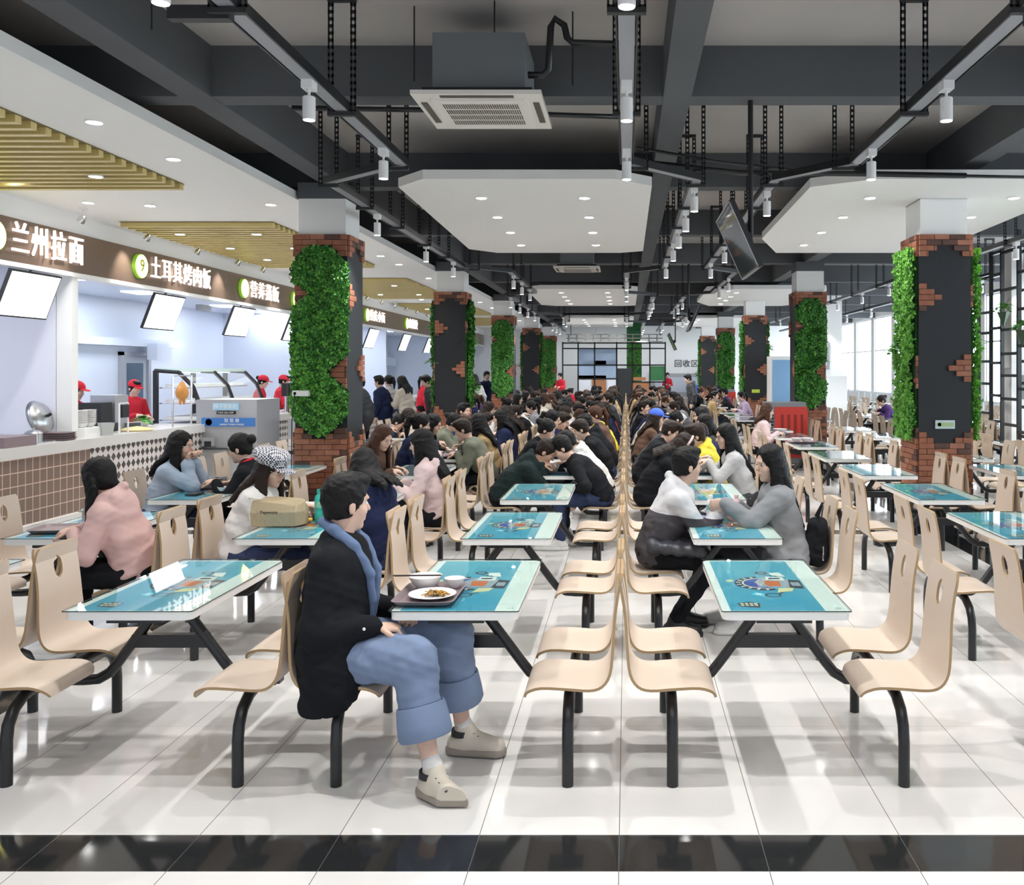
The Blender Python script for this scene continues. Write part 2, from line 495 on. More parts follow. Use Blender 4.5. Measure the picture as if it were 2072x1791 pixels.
def column(x, y, front, label, sideface, raftneck=False, leaf=None, plate=None, big=False):
    t = thing('column', label, 'column', (x, y, 0))
    c = .28
    MB().box(-c, c, -c, c, 0, 3.95).build('shaft', M_plaster, t)
    MB().box(-c - .01, c + .01, -c - .01, c + .01, 3.95, HB).build('dark_head', M_conc if not raftneck else M_plaster, t)
    MB().box(-h_ - .02, h_ + .02, -h_ - .02, h_ + .02, 0, .37).build('plinth', M_blackm, t)
    MB().box(-h_ + .0, h_ - .0, -h_ + .0, h_ - .0, .37, 3.515).build('panel', [M_chalk], t)
    for k, (rz, dx, dy) in enumerate(((0, 0, -h_), (PI / 2, h_, 0), (-PI / 2, -h_, 0))):
        g = (front == 'green') == (k == 0)
        o = put('brick_cladding', me_green if g else me_dark, t, (dx, dy, 0), (0, 0, rz))
        if g:
            put('moss', me_moss if not (leaf is me_leafR and k) else me_mossR, t, (dx, dy, 0), (0, 0, rz))
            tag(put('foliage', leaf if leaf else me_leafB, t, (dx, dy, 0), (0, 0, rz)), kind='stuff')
    r = random.Random(int(x * 100 + y * 10))
    for k in range(4 if y < 20 else 2):
        s = r.choice([-1, 1]); z = r.uniform(1.4, 3.0)
        if front == 'green':
            if y < 12: continue
            put('fern_tuft', me_fern2, t, (r.uniform(-.2, .2), -h_ - .08, z))
        else: put('fern_tuft', me_fern if k % 2 else me_fern2, t, (s * (h_ + .08), r.uniform(-.2, .2), z))
    if plate: 
        MB().box(-.115, .115, -h_ - .02, -h_, plate[0] - .05, plate[0] + .05).build('notice', plate[1], t)
        if plate[1] is M_label:
            MB().box(-.10, .10, -h_ - .024, -h_ - .02, plate[0] - .025, plate[0] + .025).lathe([(.022, -.002), (0, -.002)], (-.07, -h_ - .027, plate[0]), 12, 0, Matrix.Rotation(PI / 2, 3, 'X')).build('print', M_labelg, t)
    return t
ORDC = ['nearest', 'second', 'third', 'fourth', 'fifth']
COLY = [11.06, 18.9, 26.8, 34.65, 42.5]
for k, y in enumerate(COLY):
    g = k % 2 == 0
    c_ = column(-3.63, y, 'green' if g else 'dark', '%s left column, %s' % (ORDC[k], 'covered by a leafy green wall edged with brick' if g else 'black panel front with brick corners and green sides'), 'x', leaf=me_leafA if k == 0 else None)
    if k == 0:
        MB().box(-.29, -.10, -h_ - .15, -h_ - .09, 1.60, 1.665).build('outlet_strip', M_lampw, c_)
        MB().lathe([(.018, 0), (.0, .0)], (-.26, -h_ - .152, 1.632), 12, 0, Matrix.Rotation(PI / 2, 3, 'X')).tube([(-.26, -h_ - .155, 1.63), (-.29, -h_ - .16, 1.3), (-.31, -h_ - .12, .7), (-.36, -h_ - .1, .02)], .006, 6).build('power_cord', M_black, c_)
    g = k % 2 == 1
    column(3.78, y, 'green' if g else 'dark', '%s right column, %s' % (ORDC[k], 'covered by a leafy green wall edged with brick' if g else 'black panel front with brick corners and green sides'), 'x',
           raftneck=(k % 2 == 0), leaf=me_leafR if k == 0 else None, plate=(1.26, M_label) if k == 0 else ((1.30, M_labely) if k == 2 else None))

# ============================================================ TRACK LIGHTS
ZR = 3.75
def spotlight_me():
    a = MB().box(-.035, .035, -.05, .05, -.055, 0).tube([(0, 0, -.055), (0, 0, -.10)], .010, 8).mesh('canopy', M_lampw)
    b = MB().lathe([(.036, -.10), (.040, -.105), (.040, -.245), (.036, -.25)], seg=18).mesh('lamp_tube', M_lampw, .6)
    c = MB().lathe([(.036, -.2505), (0, -.2505)], seg=18).mesh('lamp_glow', M_glow)
    return a, b, c
SPM = spotlight_me()
NSP = {}
def spot(x, y, desc, power=0., z=ZR, ang=1.9):
    NSP[desc] = NSP.get(desc, 0) + 1
    t = thing('track_spotlight', 'white cylinder spotlight, %s hung along the %s' % (SORD[min(NSP[desc] - 1, 23)], desc), 'spotlight', (x, y, z), group='spotlights on the %s' % desc)
    for n_, m_ in zip(('canopy', 'lamp_tube', 'glow_disc'), SPM): put(n_, m_, t)
    if power: lamp('SPOT', 'spotlight_lamp', (x, y, z - .262), power, (1, .985, .955), size=.02, spot=ang, blend=.5)
def rail(path, label):
    t = thing('track_rail', label, 'light rail', (0, 0, 0))
    mb = MB(); bk = MB()
    for (x0, y0), (x1, y1) in zip(path[:-1], path[1:]):
        d = Vector((x1 - x0, y1 - y0, 0)); L = d.length; d.normalize(); n = Vector((-d.y, d.x, 0)) * .045
        a, b = Vector((x0, y0, 0)), Vector((x1, y1, 0))
        v = [p + s * n + Vector((0, 0, z)) for z in (ZR, ZR + .035) for p, s in ((a, 1), (a, -1), (b, -1), (b, 1))]
        mb.add(v, [(0, 1, 2, 3), (7, 6, 5, 4), (0, 4, 5, 1), (1, 5, 6, 2), (2, 6, 7, 3), (3, 7, 4, 0)])
        for s in (1, -1):
            nn = n * s * 1.15
            w = [p + nn * q + Vector((0, 0, z)) for z in (ZR - .005, ZR + .06) for p, q in ((a, 1), (a, 1.2), (b, 1.2), (b, 1))]
            bk.add(w, [(0, 1, 2, 3), (7, 6, 5, 4), (0, 4, 5, 1), (1, 5, 6, 2), (2, 6, 7, 3), (3, 7, 4, 0)])
    mb.build('channel', M_rail, t); bk.build('side_angle', M_black, t)
    return t
M_slot = mat('slotted_angle_dark', (.02, .021, .023), .5)
def slotted(mb, p, q, w=.04):
    """perforated angle bar, vertical from p to q"""
    x, y, z0 = p; z1 = q[2]
    mb.box(x - w / 2, x - w / 2 + .012, y - .004, y + .004, z0, z1)
    mb.box(x + w / 2 - .012, x + w / 2, y - .004, y + .004, z0, z1)
    n = int((z1 - z0) / .05)
    for k in range(n + 1):
        z = z0 + (z1 - z0) * k / max(1, n)
        mb.box(x - w / 2, x + w / 2, y - .004, y + .004, z - .012, z + .012)
def hanger(x, y, label, wide=.16, z1=HSL):
    mb = MB()
    slotted(mb, (x - wide / 2, y, ZR + .0), (0, 0, z1)); slotted(mb, (x + wide / 2, y, ZR + .0), (0, 0, z1))
    mb.box(x - wide / 2 - .02, x + wide / 2 + .02, y - .02, y + .02, ZR - .035, ZR - .008)
    mb.box(x - wide / 2 - .02, x + wide / 2 + .02, y - .02, y + .02, z1 - .03, z1)
    tag(mb.build('slotted_hanger', M_slot), label, 'hanger', group='slotted hangers of the light rails')
rails = [
    ([(-2.03, -1), (-2.03, 8.16), (-2.95, 8.95), (-2.95, 16.2), (-2.2, 17), (-2.2, 21.6), (-2.95, 22.3), (-2.95, 29.5), (-2.2, 30.2), (-2.2, 34.2), (-2.95, 34.8), (-2.95, 43)], 'grey light rail running left of the ceiling cassette and the middle rafts'),
    ([(0, -1), (0, 8.1), (.68, 8.8), (.68, 16.4), (0, 17.1), (0, 21.6), (.68, 22.2), (.68, 29.5), (0, 30), (0, 34.3), (.68, 34.8), (.68, 43)], 'grey light rail down the middle, stepping right around the middle rafts'),
    ([(2.05, -1), (2.05, 8.1), (1.45, 8.8), (1.45, 16.4), (2.05, 17.1), (2.05, 21.6), (1.45, 22.2), (1.45, 29.5), (2.05, 30), (2.05, 34.3), (1.45, 34.8), (1.45, 43)], 'grey light rail running left of the right-hand rafts'),
    ([(5.6, 7), (5.6, 43)], 'grey light rail right of the right-hand columns'),
    ([(7.3, 7), (7.3, 43)], 'grey light rail nearest the bright window wall'),
]
RX = {}
for k, (p, l) in enumerate(rails):
    rail(p, l); RX[k] = p
def rx(k, y):
    p = RX[k]
    for (a, b), (c, d) in zip(p[:-1], p[1:]):
        if b <= y <= d: return a + (c - a) * (y - b) / max(1e-6, d - b)
    return p[-1][0]
RN = ['left light rail', 'middle light rail', 'right light rail', 'rail beyond the right columns', 'rail along the windows']
YS = {0: [3.94, 5.78, 7.55, 10.7, 13.3, 15.4, 17.6, 19.0, 20.6, 23, 25, 27, 29, 31.5, 33, 36, 38, 40],
      1: [3.98, 5.80, 7.58, 9.1, 10.4, 11.8, 13.2, 15.6, 18.0, 19.6, 21.0, 23.4, 25.0, 26.6, 28.2, 31, 33, 36, 38, 40],
      2: [3.9, 5.80, 7.58, 9.35, 13.4, 15.6, 18.2, 20.0, 23.5, 25.5, 27.5, 31, 33, 36, 38],
      3: [9.2, 11.2, 13.0, 15.2, 17.0, 19.3, 21.5, 24, 27, 30, 33],
      4: [12.0, 14.0, 16.2, 18.6, 21.2, 24.0, 27, 30, 33]}
for y in (1.9, .2):
    for k in (0, 1, 2): spot(rx(k, y), y, 'front end of the ' + RN[k], power=60)
for k in YS:
    for y in YS[k]:
        spot(rx(k, y), y, RN[k], power=((125 if k == 1 else 100) if y < 9 else (85 if y < 24 else 110)) * (.75 if k > 2 else 1))
for y in ():
    for k in (0, 1, 2): spot(rx(k, y), y, RN[k], power=60)
spot(4.1, 5.2, RN[3], power=60); spot(4.1, 7.2, RN[3], power=60)
for k in range(5):
    nh = 0
    for y in (4.6, 6.45, 8.2, 8.95, 10.2, 11.6, 13.2, 14.6, 16.4, 18.2, 20, 22.2, 24.5, 27.5, 30.5, 33.5):
        if RX[k][0][1] <= y: hanger(rx(k, y), y, 'black slotted-angle hanger, %s along the %s' % (SORD[nh], RN[k]), wide=.16); nh += 1
tag(MB().box(-2.03 - .32, -2.03 - .0, 4.62, 4.68, 3.70, 3.77).build('bracket', M_slot), 'black perforated bracket at the upper left on the left light rail', 'bracket')
tag(MB().box(2.05, 2.38, 4.62, 4.68, 3.68, 3.76).build('bracket', M_slot), 'black perforated bracket at the upper right on the right light rail', 'bracket')
# wall-washer spots above the stall signs
ww_a = MB().box(-.03, .03, -.04, .04, -.03, 0).tube([(0, 0, -.03), (0, 0, -.09)], .008, 6).mesh('canopy', M_lampw)
ww_b = MB().lathe([(.022, .03), (.045, -.03), (.05, -.07), (.046, -.07)], (0, 0, -.13), 16, 0, Matrix.Rotation(.6, 3, 'Y')).mesh('reflector', M_chrome, .6)
for k, y in enumerate([9.6, 11.35, 12.9, 14.4, 15.9, 17.0, 18.4, 19.9, 21.2, 22.6, 23.8, 25.2, 26.6, 28, 29.4, 31]):
    t = thing('wall_washer', 'small chrome spotlight aimed at the brown sign band, %s from the left' % SORD[k], 'spotlight', (-6.82, y, HS), group='chrome spotlights above the stall signs')
    put('canopy', ww_a, t); put('reflector', ww_b, t)
    if y < 24:
        d = lamp('SPOT', 'washer_lamp', (-6.86, y, HS - .2), 42, (1, .97, .93), size=.03, spot=1.2, blend=.9)
        d.rotation_euler = (0, .60, 0)
for y in (7.0, 8.3):
    d = lamp('SPOT', 'washer_lamp', (-6.86, y, HS - .2), 42, (1, .97, .93), size=.03, spot=1.2, blend=.9); d.rotation_euler = (0, .60, 0)
# kitchen lamps (ceiling panels in the stall ceilings)
for k, y in enumerate((9.5, 13.6, 16.2, 19.6, 22.2, 25.6, 28, 32, 38)):
    tag(MB().box(-8.9, -8.3, y - .3, y + .3, 3.285, 3.30).build('kitchen_ceiling_lamp', mat('kitchen_panel_glow', (1, 1, 1), emit=(.93, .96, 1), es=5)), 'square white lamp, %s along the food stall ceilings' % SORD[k], 'lamp', group='square lamps in the stall ceilings')
    lamp('AREA', 'kitchen_lamp', (-8.6, y, 3.27), 30 if y < 30 else 60, (.86, .92, 1), sx=1.0, sy=1.0)

# ------------------------------------------------------------ ceiling cassette
M_acw = mat('aircon_white', (.74, .71, .66), .4); M_acg = mat('aircon_louvre', (.10, .085, .07), .6); M_acb = mat('aircon_box', (.14, .155, .165), .6)
def cassette(x, y, z, label, pipe=False):
    t = thing('ceiling_cassette', label, 'air conditioner', (x, y, z))
    MB().prism([(-.46, -.46), (.46, -.46), (.46, .46), (-.46, .46)], 0, .03).build('panel', M_acw, t)
    mb = MB()
    mb.prism([(-.33, -.35), (.33, -.35), (.35, -.33), (.35, .33), (.33, .35), (-.33, .35), (-.35, .33), (-.35, -.33)], -.018, 0)
    mb.build('inner_frame', M_acw, t)
    g = MB()
    for r in range(4):
        for k in range(34):
            g.box(-.27 + k * .0162, -.27 + k * .0162 + .008, -.27 + r * .14, -.27 + r * .14 + .105, -.0215, -.018)
    g.build('grille', M_acg, t)
    for s in (-1, 1):
        MB().box(-.26, .26, s * .405 - .022, s * .405 + .022, -.006, .004).build('louvre', M_acg if s < 0 else M_acw, t)
        MB().box(s * .405 - .022, s * .405 + .022, -.26, .26, -.006, .004).build('louvre', M_acg, t)
    MB().box(-.39, .39, -.39, .39, .03, .07).build('skirt', M_blackm, t)
    MB().box(-.33, .33, -.33, .33, .07, .48).build('housing', M_acb, t)
    if pipe:
        t2 = MB().tube([(.33, -.1, .25), (.44, -.1, .25), (.48, -.1, .29), (.50, -.12, .60), (.53, -.12, .66), (.60, -.12, .61), (.62, -.12, .52), (.66, -.12, .48), (1.05, -.12, .47)], .026, 10)
        t2.build('pipe', M_black, t, smooth=.8)
    return t
cassette(-1.06, 6.80, 3.84, 'white four-way air conditioning cassette hanging near the front left', True)
cassette(-1.0, 18.4, 3.95, 'white air conditioning cassette between the first two middle rafts')
cassette(6.6, 20.2, 3.95, 'white air conditioning cassette near the windows')
# loose pipes and cables under the slab
tag(MB().tube([(.1, 9.3, 4.05), (1.2, 9.5, 3.98), (2.4, 9.5, 3.97), (3.6, 9.6, 3.97)], .03, 8).build('conduit', M_black, smooth=True), 'black conduit crossing between the middle and right rails', 'pipe')
tag(MB().tube([(.1, 9.0, 4.12), (.9, 9.2, 4.03), (2.0, 9.3, 3.93), (3.6, 9.3, 3.9), (6, 9.5, 3.9)], .016, 8).build('cable', M_black, smooth=True), 'thin black cable sagging across the right half of the ceiling', 'cable')
tag(MB().tube([(-2.7, 7.3, 4.02), (-1.5, 7.5, 4.06), (-.6, 7.6, 4.05), (.0, 7.7, 4.06)], .022, 8).build('cable', M_black, smooth=True), 'black cable lying behind the front cassette', 'cable')
for i, (x, y) in enumerate(((-1.55, 6.6), (-.95, 6.5), (-.4, 6.7), (-3.2, 5.4), (-3.15, 6.0))):
    tag(MB().tube([(x, y, HSL), (x, y, HSL - .55 if i < 3 else HSL - .4)], .006, 6).build('threaded_rod', M_black), 'thin black threaded rod under the slab, %s' % ('left of the cassette', 'behind the cassette', 'right of the cassette', 'nearest above the stall beam', 'second above the stall beam')[i], 'rod', group='threaded rods under the slab')

# ------------------------------------------------------------ hanging televisions
M_tvs = mat('tv_screen', (.02, .022, .028), .08, coat=1.); M_tvb = mat('tv_body', (.018, .018, .02), .35)
def tv(x, y, z, tilt, label, L=.95, H=.54, side=-1, pole_top=HB):
    t = thing('hanging_television', label, 'television', (x, y, z))
    M = Matrix.Rotation(tilt, 4, 'Y')
    MB().box(-.02, .02, -L / 2, L / 2, -H / 2, H / 2, 0, M).build('body', M_tvb, t)
    a, b = (-.023, -.02) if side < 0 else (.02, .023)
    MB().box(a, b, -L / 2 + .02, L / 2 - .02, -H / 2 + .025, H / 2 - .02, 0, M).build('screen', M_tvs, t)
    f = MB()
    for zz in (-H / 2, H / 2 - .012): f.box(-.026, -.018, -L / 2, L / 2, zz, zz + .012, 0, M)
    for yy in (-L / 2, L / 2 - .012): f.box(-.026, -.018, yy, yy + .012, -H / 2, H / 2, 0, M)
    f.build('bezel', M_steelm, t)
    MB().tube([(.03 * -side, 0, -.05), (.10 * -side, 0, .0), (.10 * -side, 0, pole_top - z)], .022, 8).box(-.05, .05, -.06, .06, -.03, .03, 0, M @ Matrix.Translation((.06 * -side, 0, 0))).build('pole', M_black, t)
tv(.93, 7.52, 2.97, -.42, 'dark television on a black pole, hanging tilted near the front right', L=1.0, H=.57, pole_top=HB + .002)
tv(1.4, 19.02, 2.98, .42, 'tilted television hanging far back on the right, leaning the other way', side=1)
tv(1.35, 26.92, 2.75, -.42, 'small tilted television hanging before the lattice screen')

# ============================================================ STALL FRONTS
M_sign = mat('lit_sign_letters', (1, .95, .9), emit=(1, .90, .82), es=1.3)
M_yel = mat('lit_yellow_disc', (.95, .95, .5), emit=(.98, .95, .42), es=1.0); M_grn = mat('green_rim', (.25, .5, .05), emit=(.3, .6, .05), es=.3)
M_num = mat('dark_number', (.25, .25, .05), .5)
RW = (PI / 2, 0, PI / 2)
def sign(y, num, s, L, size, label):
    t = thing('stall_sign', label, 'sign', (XW + .02, y, 3.435))
    for k, ch in enumerate(s):
        text('character', ch, size, M_sign, t, (.03, .47 + (k + .5) * L / len(s), .0), RW, .012, width=L / len(s) * .80)
    MB().lathe([(.180, 0), (.180, .045), (.17, .052)], (0, .2, 0), 28, 0, Matrix.Rotation(PI / 2, 3, 'Y')).build('disc_rim', M_grn, t, smooth=.5)
    MB().lathe([(.17, .053), (0, .053)], (0, .2, 0), 28, 0, Matrix.Rotation(PI / 2, 3, 'Y')).build('disc_face', M_yel, t)
    if num: text('number', num, .26, M_num, t, (.060, .2, 0), RW, .003)
sign(10.02, '8', '兰州拉面', 1.44, .40, 'lit stall sign with four characters and a yellow disc, leftmost on the brown band')
sign(13.1, '9', '土耳其烤肉饭', 2.0, .36, 'lit stall sign with the yellow number 9 disc')
sign(16.7, '', '营养蒸饭', 1.45, .34, 'washed-out lit stall sign right of the number 9 sign')
sign(19.3, '', '江西小炒', 1.4, .34, 'lit stall sign whose disc shows beside the green column')
sign(24.7, '', '重庆小面', 1.6, .34, 'lit stall sign in the gap between the first two left columns')
sign(29.2, '', '麻辣烫', 1.3, .34, 'lit stall sign partly behind the second left column')
M_scr = mat('bright_menu_screen', (1, 1, 1), emit=(.97, .985, 1), es=2.2)
M_scrg = mat('menu_print', (.8, .8, .82), emit=(.8, .8, .84), es=1.1)
for k, y in enumerate((11.0, 14.22, 17.0, 19.8, 22.6, 25.75, 29.6, 33.2)):
    t = thing('menu_screen', 'glowing white menu screen tilted under the brown band, %s' % ('at the left frame edge', 'second from the left', 'third from the left', 'half hidden by the green column', 'behind the green column', 'first right of the green column', 'second right of the green column', 'at the second left column')[k], 'menu screen', (-7.28, y, 2.82))
    M = Matrix.Rotation(.36, 4, 'Y')
    MB().box(-.02, .02, -.47, .47, -.29, .29, 0, M).build('frame', M_tvb, t)
    MB().box(.021, .024, -.45, .45, -.27, .27, 0, M).build('screen', M_scr, t)
    MB().box(-.05, -.02, -.03, .03, .1, .28, 0, M).tube([(.02, 0, .2), (.03, 0, .32)], .015, 6).build('bracket', M_tvb, t)
    if k < 2: MB().lathe([(.05, 0), (0, 0)], (.0, 0, 0), 14, 0, M.to_3x3() @ Matrix.Translation((0, 0, 0)).to_3x3() @ Matrix.Rotation(PI / 2, 3, 'Y')).build('print', M_scrg, t, loc=(.05 if k else -.02, .2 if k else -.05, .05 if k else -.15))
# counters
M_ctop = mat('pale_stone_counter', (.66, .645, .62), .3, var=(3, .05))
def tile_mat():
    m = mat('tan_square_tile', (.2, .14, .11), .25)
    nt = m.node_tree; b = nt.nodes['Principled BSDF']; o = xyz(nt)
    gy = mth(nt, 'LESS_THAN', mth(nt, 'PINGPONG', o[1], .065), .006); gz = mth(nt, 'LESS_THAN', mth(nt, 'PINGPONG', mth(nt, 'ADD', o[2], .055), .078), .006)
    nt.links.new(mixc(nt, mth(nt, 'MAXIMUM', gy, gz), (.235, .165, .13), (.72, .53, .44)), b.inputs['Base Color'])
    return m
def diamond_mat():
    m = mat('diamond_tile', (.2, .14, .11), .3)
    nt = m.node_tree; b = nt.nodes['Principled BSDF']; o = xyz(nt)
    a = mth(nt, 'DIVIDE', mth(nt, 'PINGPONG', o[1], .062), .062)
    c = mth(nt, 'DIVIDE', mth(nt, 'PINGPONG', o[2], .066), .066)
    d = mth(nt, 'GREATER_THAN', mth(nt, 'ADD', a, c), 1.10)
    nt.links.new(mixc(nt, d, (.74, .69, .66), (.085, .072, .066)), b.inputs['Base Color'])
    return m
M_tile, M_dia = tile_mat(), diamond_mat()
def counter(y0, y1, front, label, ztop=1.02):
    t = thing('counter', label, 'counter', (0, 0, 0))
    MB().box(XC - .75, XC - .05, y0, y1, .0, ztop - .13).build('cabinet', M_plaster, t)
    MB().box(XC - .05, XC, y0, y1, .1, ztop - .13).build('tiled_front', front, t)
    MB().box(XC - .8, XC + .05, y0, y1, ztop - .13, ztop).build('worktop', M_ctop, t)
    MB().box(XC - .05, XC + .06, y0, y1, 0, .1).build('kick_plinth', M_plaster, t)
counter(2.0, 11.8, M_tile, 'long stall counter fronted with tan square tiles at the left')
counter(11.8, 17.5, M_dia, 'stall counter with black and white diamond tiles behind the denim-shirt diner')
counter(17.6, 20.6, M_dia, 'stall counter with diamond tiles just left of the green column')
for k, (a, b) in enumerate(((20.8, 23.3), (23.7, 29.3), (29.7, 35.2), (35.6, 42))):
    counter(a, b, M_dia if k % 2 else M_tile, 'distant stall counter, %s beyond the green column' % ('first', 'second', 'third', 'fourth')[k])
CT = 1.02
# steel serving cabinet (rice dispenser)
M_dkgl = mat('dark_glass', (.05, .055, .06), .15)
M_bl = mat('blue_notice', (.05, .19, .52), .4); M_sky = mat('light_blue_plate', (.36, .62, .80), .4); M_orange = mat('orange_emblem', (.85, .25, .05), .5)
t = thing('rice_dispenser', 'tall stainless steel dispenser cabinet with a blue notice and two outlets', 'cabinet', (-6.55, 14.9, 0))
MB().box(-.55, .45, 0, 1.0, 0.0, .62).box(-.55, .45, 0.02, 1.0, .62, 1.42).build('body', M_steelm, t)
MB().box(-.56, .46, -.06, .0, .60, .63).build('shelf', M_dkgl, t)
for x in (-.32, .22):
    MB().box(x - .1, x + .1, -.07, .02, .66, .80).box(x - .055, x + .055, -.075, -.07, .65, .74, 1).build('outlet', [M_steelm, M_blackm], t)
nt2 = MB().box(-.45, .42, -.012, .02, .98, 1.12).build('blue_notice', M_bl, t)
MB().lathe([(.055, 0), (0, 0)], (-.33, -.014, 1.05), 16, 0, Matrix.Rotation(PI / 2, 3, 'X')).build('emblem', M_orange, nt2)
text('lettering', '取 饭 器', .07, M_plaster, nt2, (.05, -.016, 1.075), (PI / 2, 0, 0), .001)
text('lettering', '自助取餐 节约粮食 文明用餐', .032, M_plaster, nt2, (.05, -.016, 1.01), (PI / 2, 0, 0), .001)
np_ = MB().box(-.26, .16, -.02, .02, 1.25, 1.36).build('name_plate', M_sky, t)
text('lettering', '筷子智能机', .075, M_plaster, np_, (-.05, -.024, 1.305), (PI / 2, 0, 0), .001)
np2 = MB().box(-.2, .1, -.015, .02, 1.18, 1.23).build('small_plate', M_blackm, t)
text('lettering', '已消毒 请放心使用', .032, M_ctop, np2, (-.05, -.018, 1.205), (PI / 2, 0, 0), .001)
t = thing('storage_cabinet', 'white steel cabinet with a small dark plate beside the dispenser', 'cabinet', (-5.85, 15.6, 0))
MB().box(0, 1.0, 0, .9, 0, .46).box(0, 1.0, 0, .9, .52, 1.08).build('body', M_steelm, t)
MB().box(-.01, 1.01, -.03, .9, .46, .52).build('ledge', M_dkgl, t)
MB().box(.02, .98, -.01, 0, .52, .74).build('tiled_strip', M_dia, t)
pl = MB().box(.15, .55, -.012, 0, .90, .96).build('plate', M_blackm, t)
text('lettering', '已消毒 请放心使用', .036, M_ctop, pl, (.35, -.014, .93), (PI / 2, 0, 0), .001)
MB().box(.35, .62, -.05, -.02, .30, .32).box(.35, .38, -.03, 0, .26, .36).build('handle', M_blackm, t)
# glass display case
M_glass = mat('clear_pane', (.93, .98, .97), .03, alpha=.22, spec=.8)
M_tray = mat('steel_tray', (.75, .76, .77), .25, metal=.8)
t = thing('display_case', 'curved glass food display case with black ends and lit shelves', 'display case', (-7.50, 15.05, CT))
prof = [(-.35, 0), (.42, 0), (.40, .30), (.28, .62), (.05, .85), (-.35, .88)]
for y in (0, 1.3, 2.6):
    m_ = MB()
    for (a, b), (c, d) in zip(prof[1:-1], prof[2:]): m_.tube([(a, y, b), (c, y, d)], .035, 6)
    m_.box(-.37, -.30, y - .03, y + .03, 0, .88).build('end_frame', M_blackm, t)
m_ = MB()
for (a, b), (c, d) in zip(prof[1:-1], prof[2:]): m_.add([(a, 0, b), (a, 2.6, b), (c, 2.6, d), (c, 0, d)], [(0, 1, 2, 3)])
m_.build('curved_glass', M_glass, t)
for z, x1 in ((.06, .36), (.34, .28), (.6, .12)):
    MB().box(-.3, x1, .05, 2.55, z - .02, z).build('shelf', M_tray, t)
    for k in range(4): MB().box(-.25, x1 - .05, .15 + k * .62, .65 + k * .62, z, z + .05).build('food_tray', M_plaster, t)
MB().box(-.35, .05, .0, 2.6, .86, .92).build('lid', mat('pale_green_lid', (.72, .88, .85), .2), t)
MB().box(-.25, -.20, .1, 2.5, .84, .85).build('tube_light', mat('case_light', (1, 1, 1), emit=(.9, 1, .97), es=5), t)
# roast hanging from steel rack
M_roast = mat('roast_skin', (.62, .27, .06), .35, bump=(20, .6))
t = thing('hanging_rack', 'steel goalpost rack standing on the diamond-tiled counter', 'rack', (-7.02, 13.98, CT))
MB().tube([(0, 0, 0), (0, 0, .80), (0, .60, .80), (0, .60, 0)], .016, 8).build('frame', M_chrome, t, smooth=.6)
mb = MB().lathe([(0, .13), (.03, .12), (.045, .08), (.085, .02), (.10, -.05), (.085, -.12), (.04, -.16), (0, -.165)], (0, 0, 0), 18)
for s in (-1, 1): mb.tube([(0, s * .06, .05), (.02, s * .11, -.03), (.01, s * .10, -.10)], [.025, .03, .015], 8).tube([(0, s * .04, -.1), (.0, s * .06, -.19), (0, s * .065, -.24)], [.03, .024, .01], 8)
mb.tube([(0, 0, .12), (0, 0, .22)], .004, 5)
r_ = mb.build('roast_bird', M_roast, smooth=True, loc=(-7.02, 14.28, CT + .58)); tag(r_, 'golden roast bird hanging in the steel rack', 'food')
# things on the counters
M_ptray = mat('mauve_plastic_tray', (.235, .175, .19), .45); M_bowl = mat('white_melamine', (.80, .79, .78), .25)
def tray_me(L=.42, Wd=.30, h=.022):
    mb = MB()
    def rr(l, w, r, z, n=4):
        out = []
        for cx, cy, a0 in ((l / 2 - r, w / 2 - r, 0), (-l / 2 + r, w / 2 - r, 90), (-l / 2 + r, -w / 2 + r, 180), (l / 2 - r, -w / 2 + r, 270)):
            for k in range(n + 1):
                a = math.radians(a0 + 90 * k / n); out.append((cx + r * math.cos(a), cy + r * math.sin(a), z))
        return out
    R = [rr(L - .05, Wd - .05, .03, 0), rr(L, Wd, .04, h), rr(L - .012, Wd - .012, .036, h), rr(L - .055, Wd - .055, .03, .005)]
    n = len(R[0]); v = [p for r in R for p in r]
    f = [(i * n + k, i * n + (k + 1) % n, (i + 1) * n + (k + 1) % n, (i + 1) * n + k) for i in range(3) for k in range(n)]
    f += [list(range(n))[::-1], [3 * n + k for k in range(n)]]
    return mb.add(v, f).mesh('food_tray', M_ptray, .6)
me_tray = tray_me()
bowl_prof = lambda R, h: [(R * .42, 0), (R * .5, .006), (R * .8, h * .5), (R, h), (R * .96, h), (R * .76, h * .52), (R * .4, h * .16), (0, h * .12)]
def bowl_me(R, h, nm='bowl'): return MB().lathe(bowl_prof(R, h), seg=32).mesh(nm, M_bowl, .8)
me_bowlS, me_bowlM, me_bowlL = bowl_me(.052, .05), bowl_me(.085, .065), bowl_me(.125, .09)
me_plate = MB().lathe([(.06, 0), (.07, .004), (.115, .02), (.113, .023), (.07, .009), (0, .008)], seg=36).mesh('plate', M_bowl, .8)
for k in range(3): tag(put('serving_tray', me_tray, None, (-7.25, 9.75, CT + .001 + k * .02), (0, 0, .03 * k)), 'mauve plastic tray, %s from the bottom at the left end of the tan-tiled counter' % SORD[k], 'tray', 'trays stacked at the left end of the counter')
tag(MB().box(-.22, .22, -.28, .28, 0, .12).build('tray_stack', M_ptray, loc=(-7.22, 10.45, CT)), 'thick mauve plastic tray bin on the counter at the left frame edge', 'tray')
for k in range(4): tag(put('serving_tray', me_tray, None, (-7.22, 11.42, CT + .001 + k * .026), (0, 0, .02 * k)), 'mauve plastic tray, %s from the bottom of the low stack beside the pot' % SORD[k], 'tray', 'trays stacked beside the steel jars')
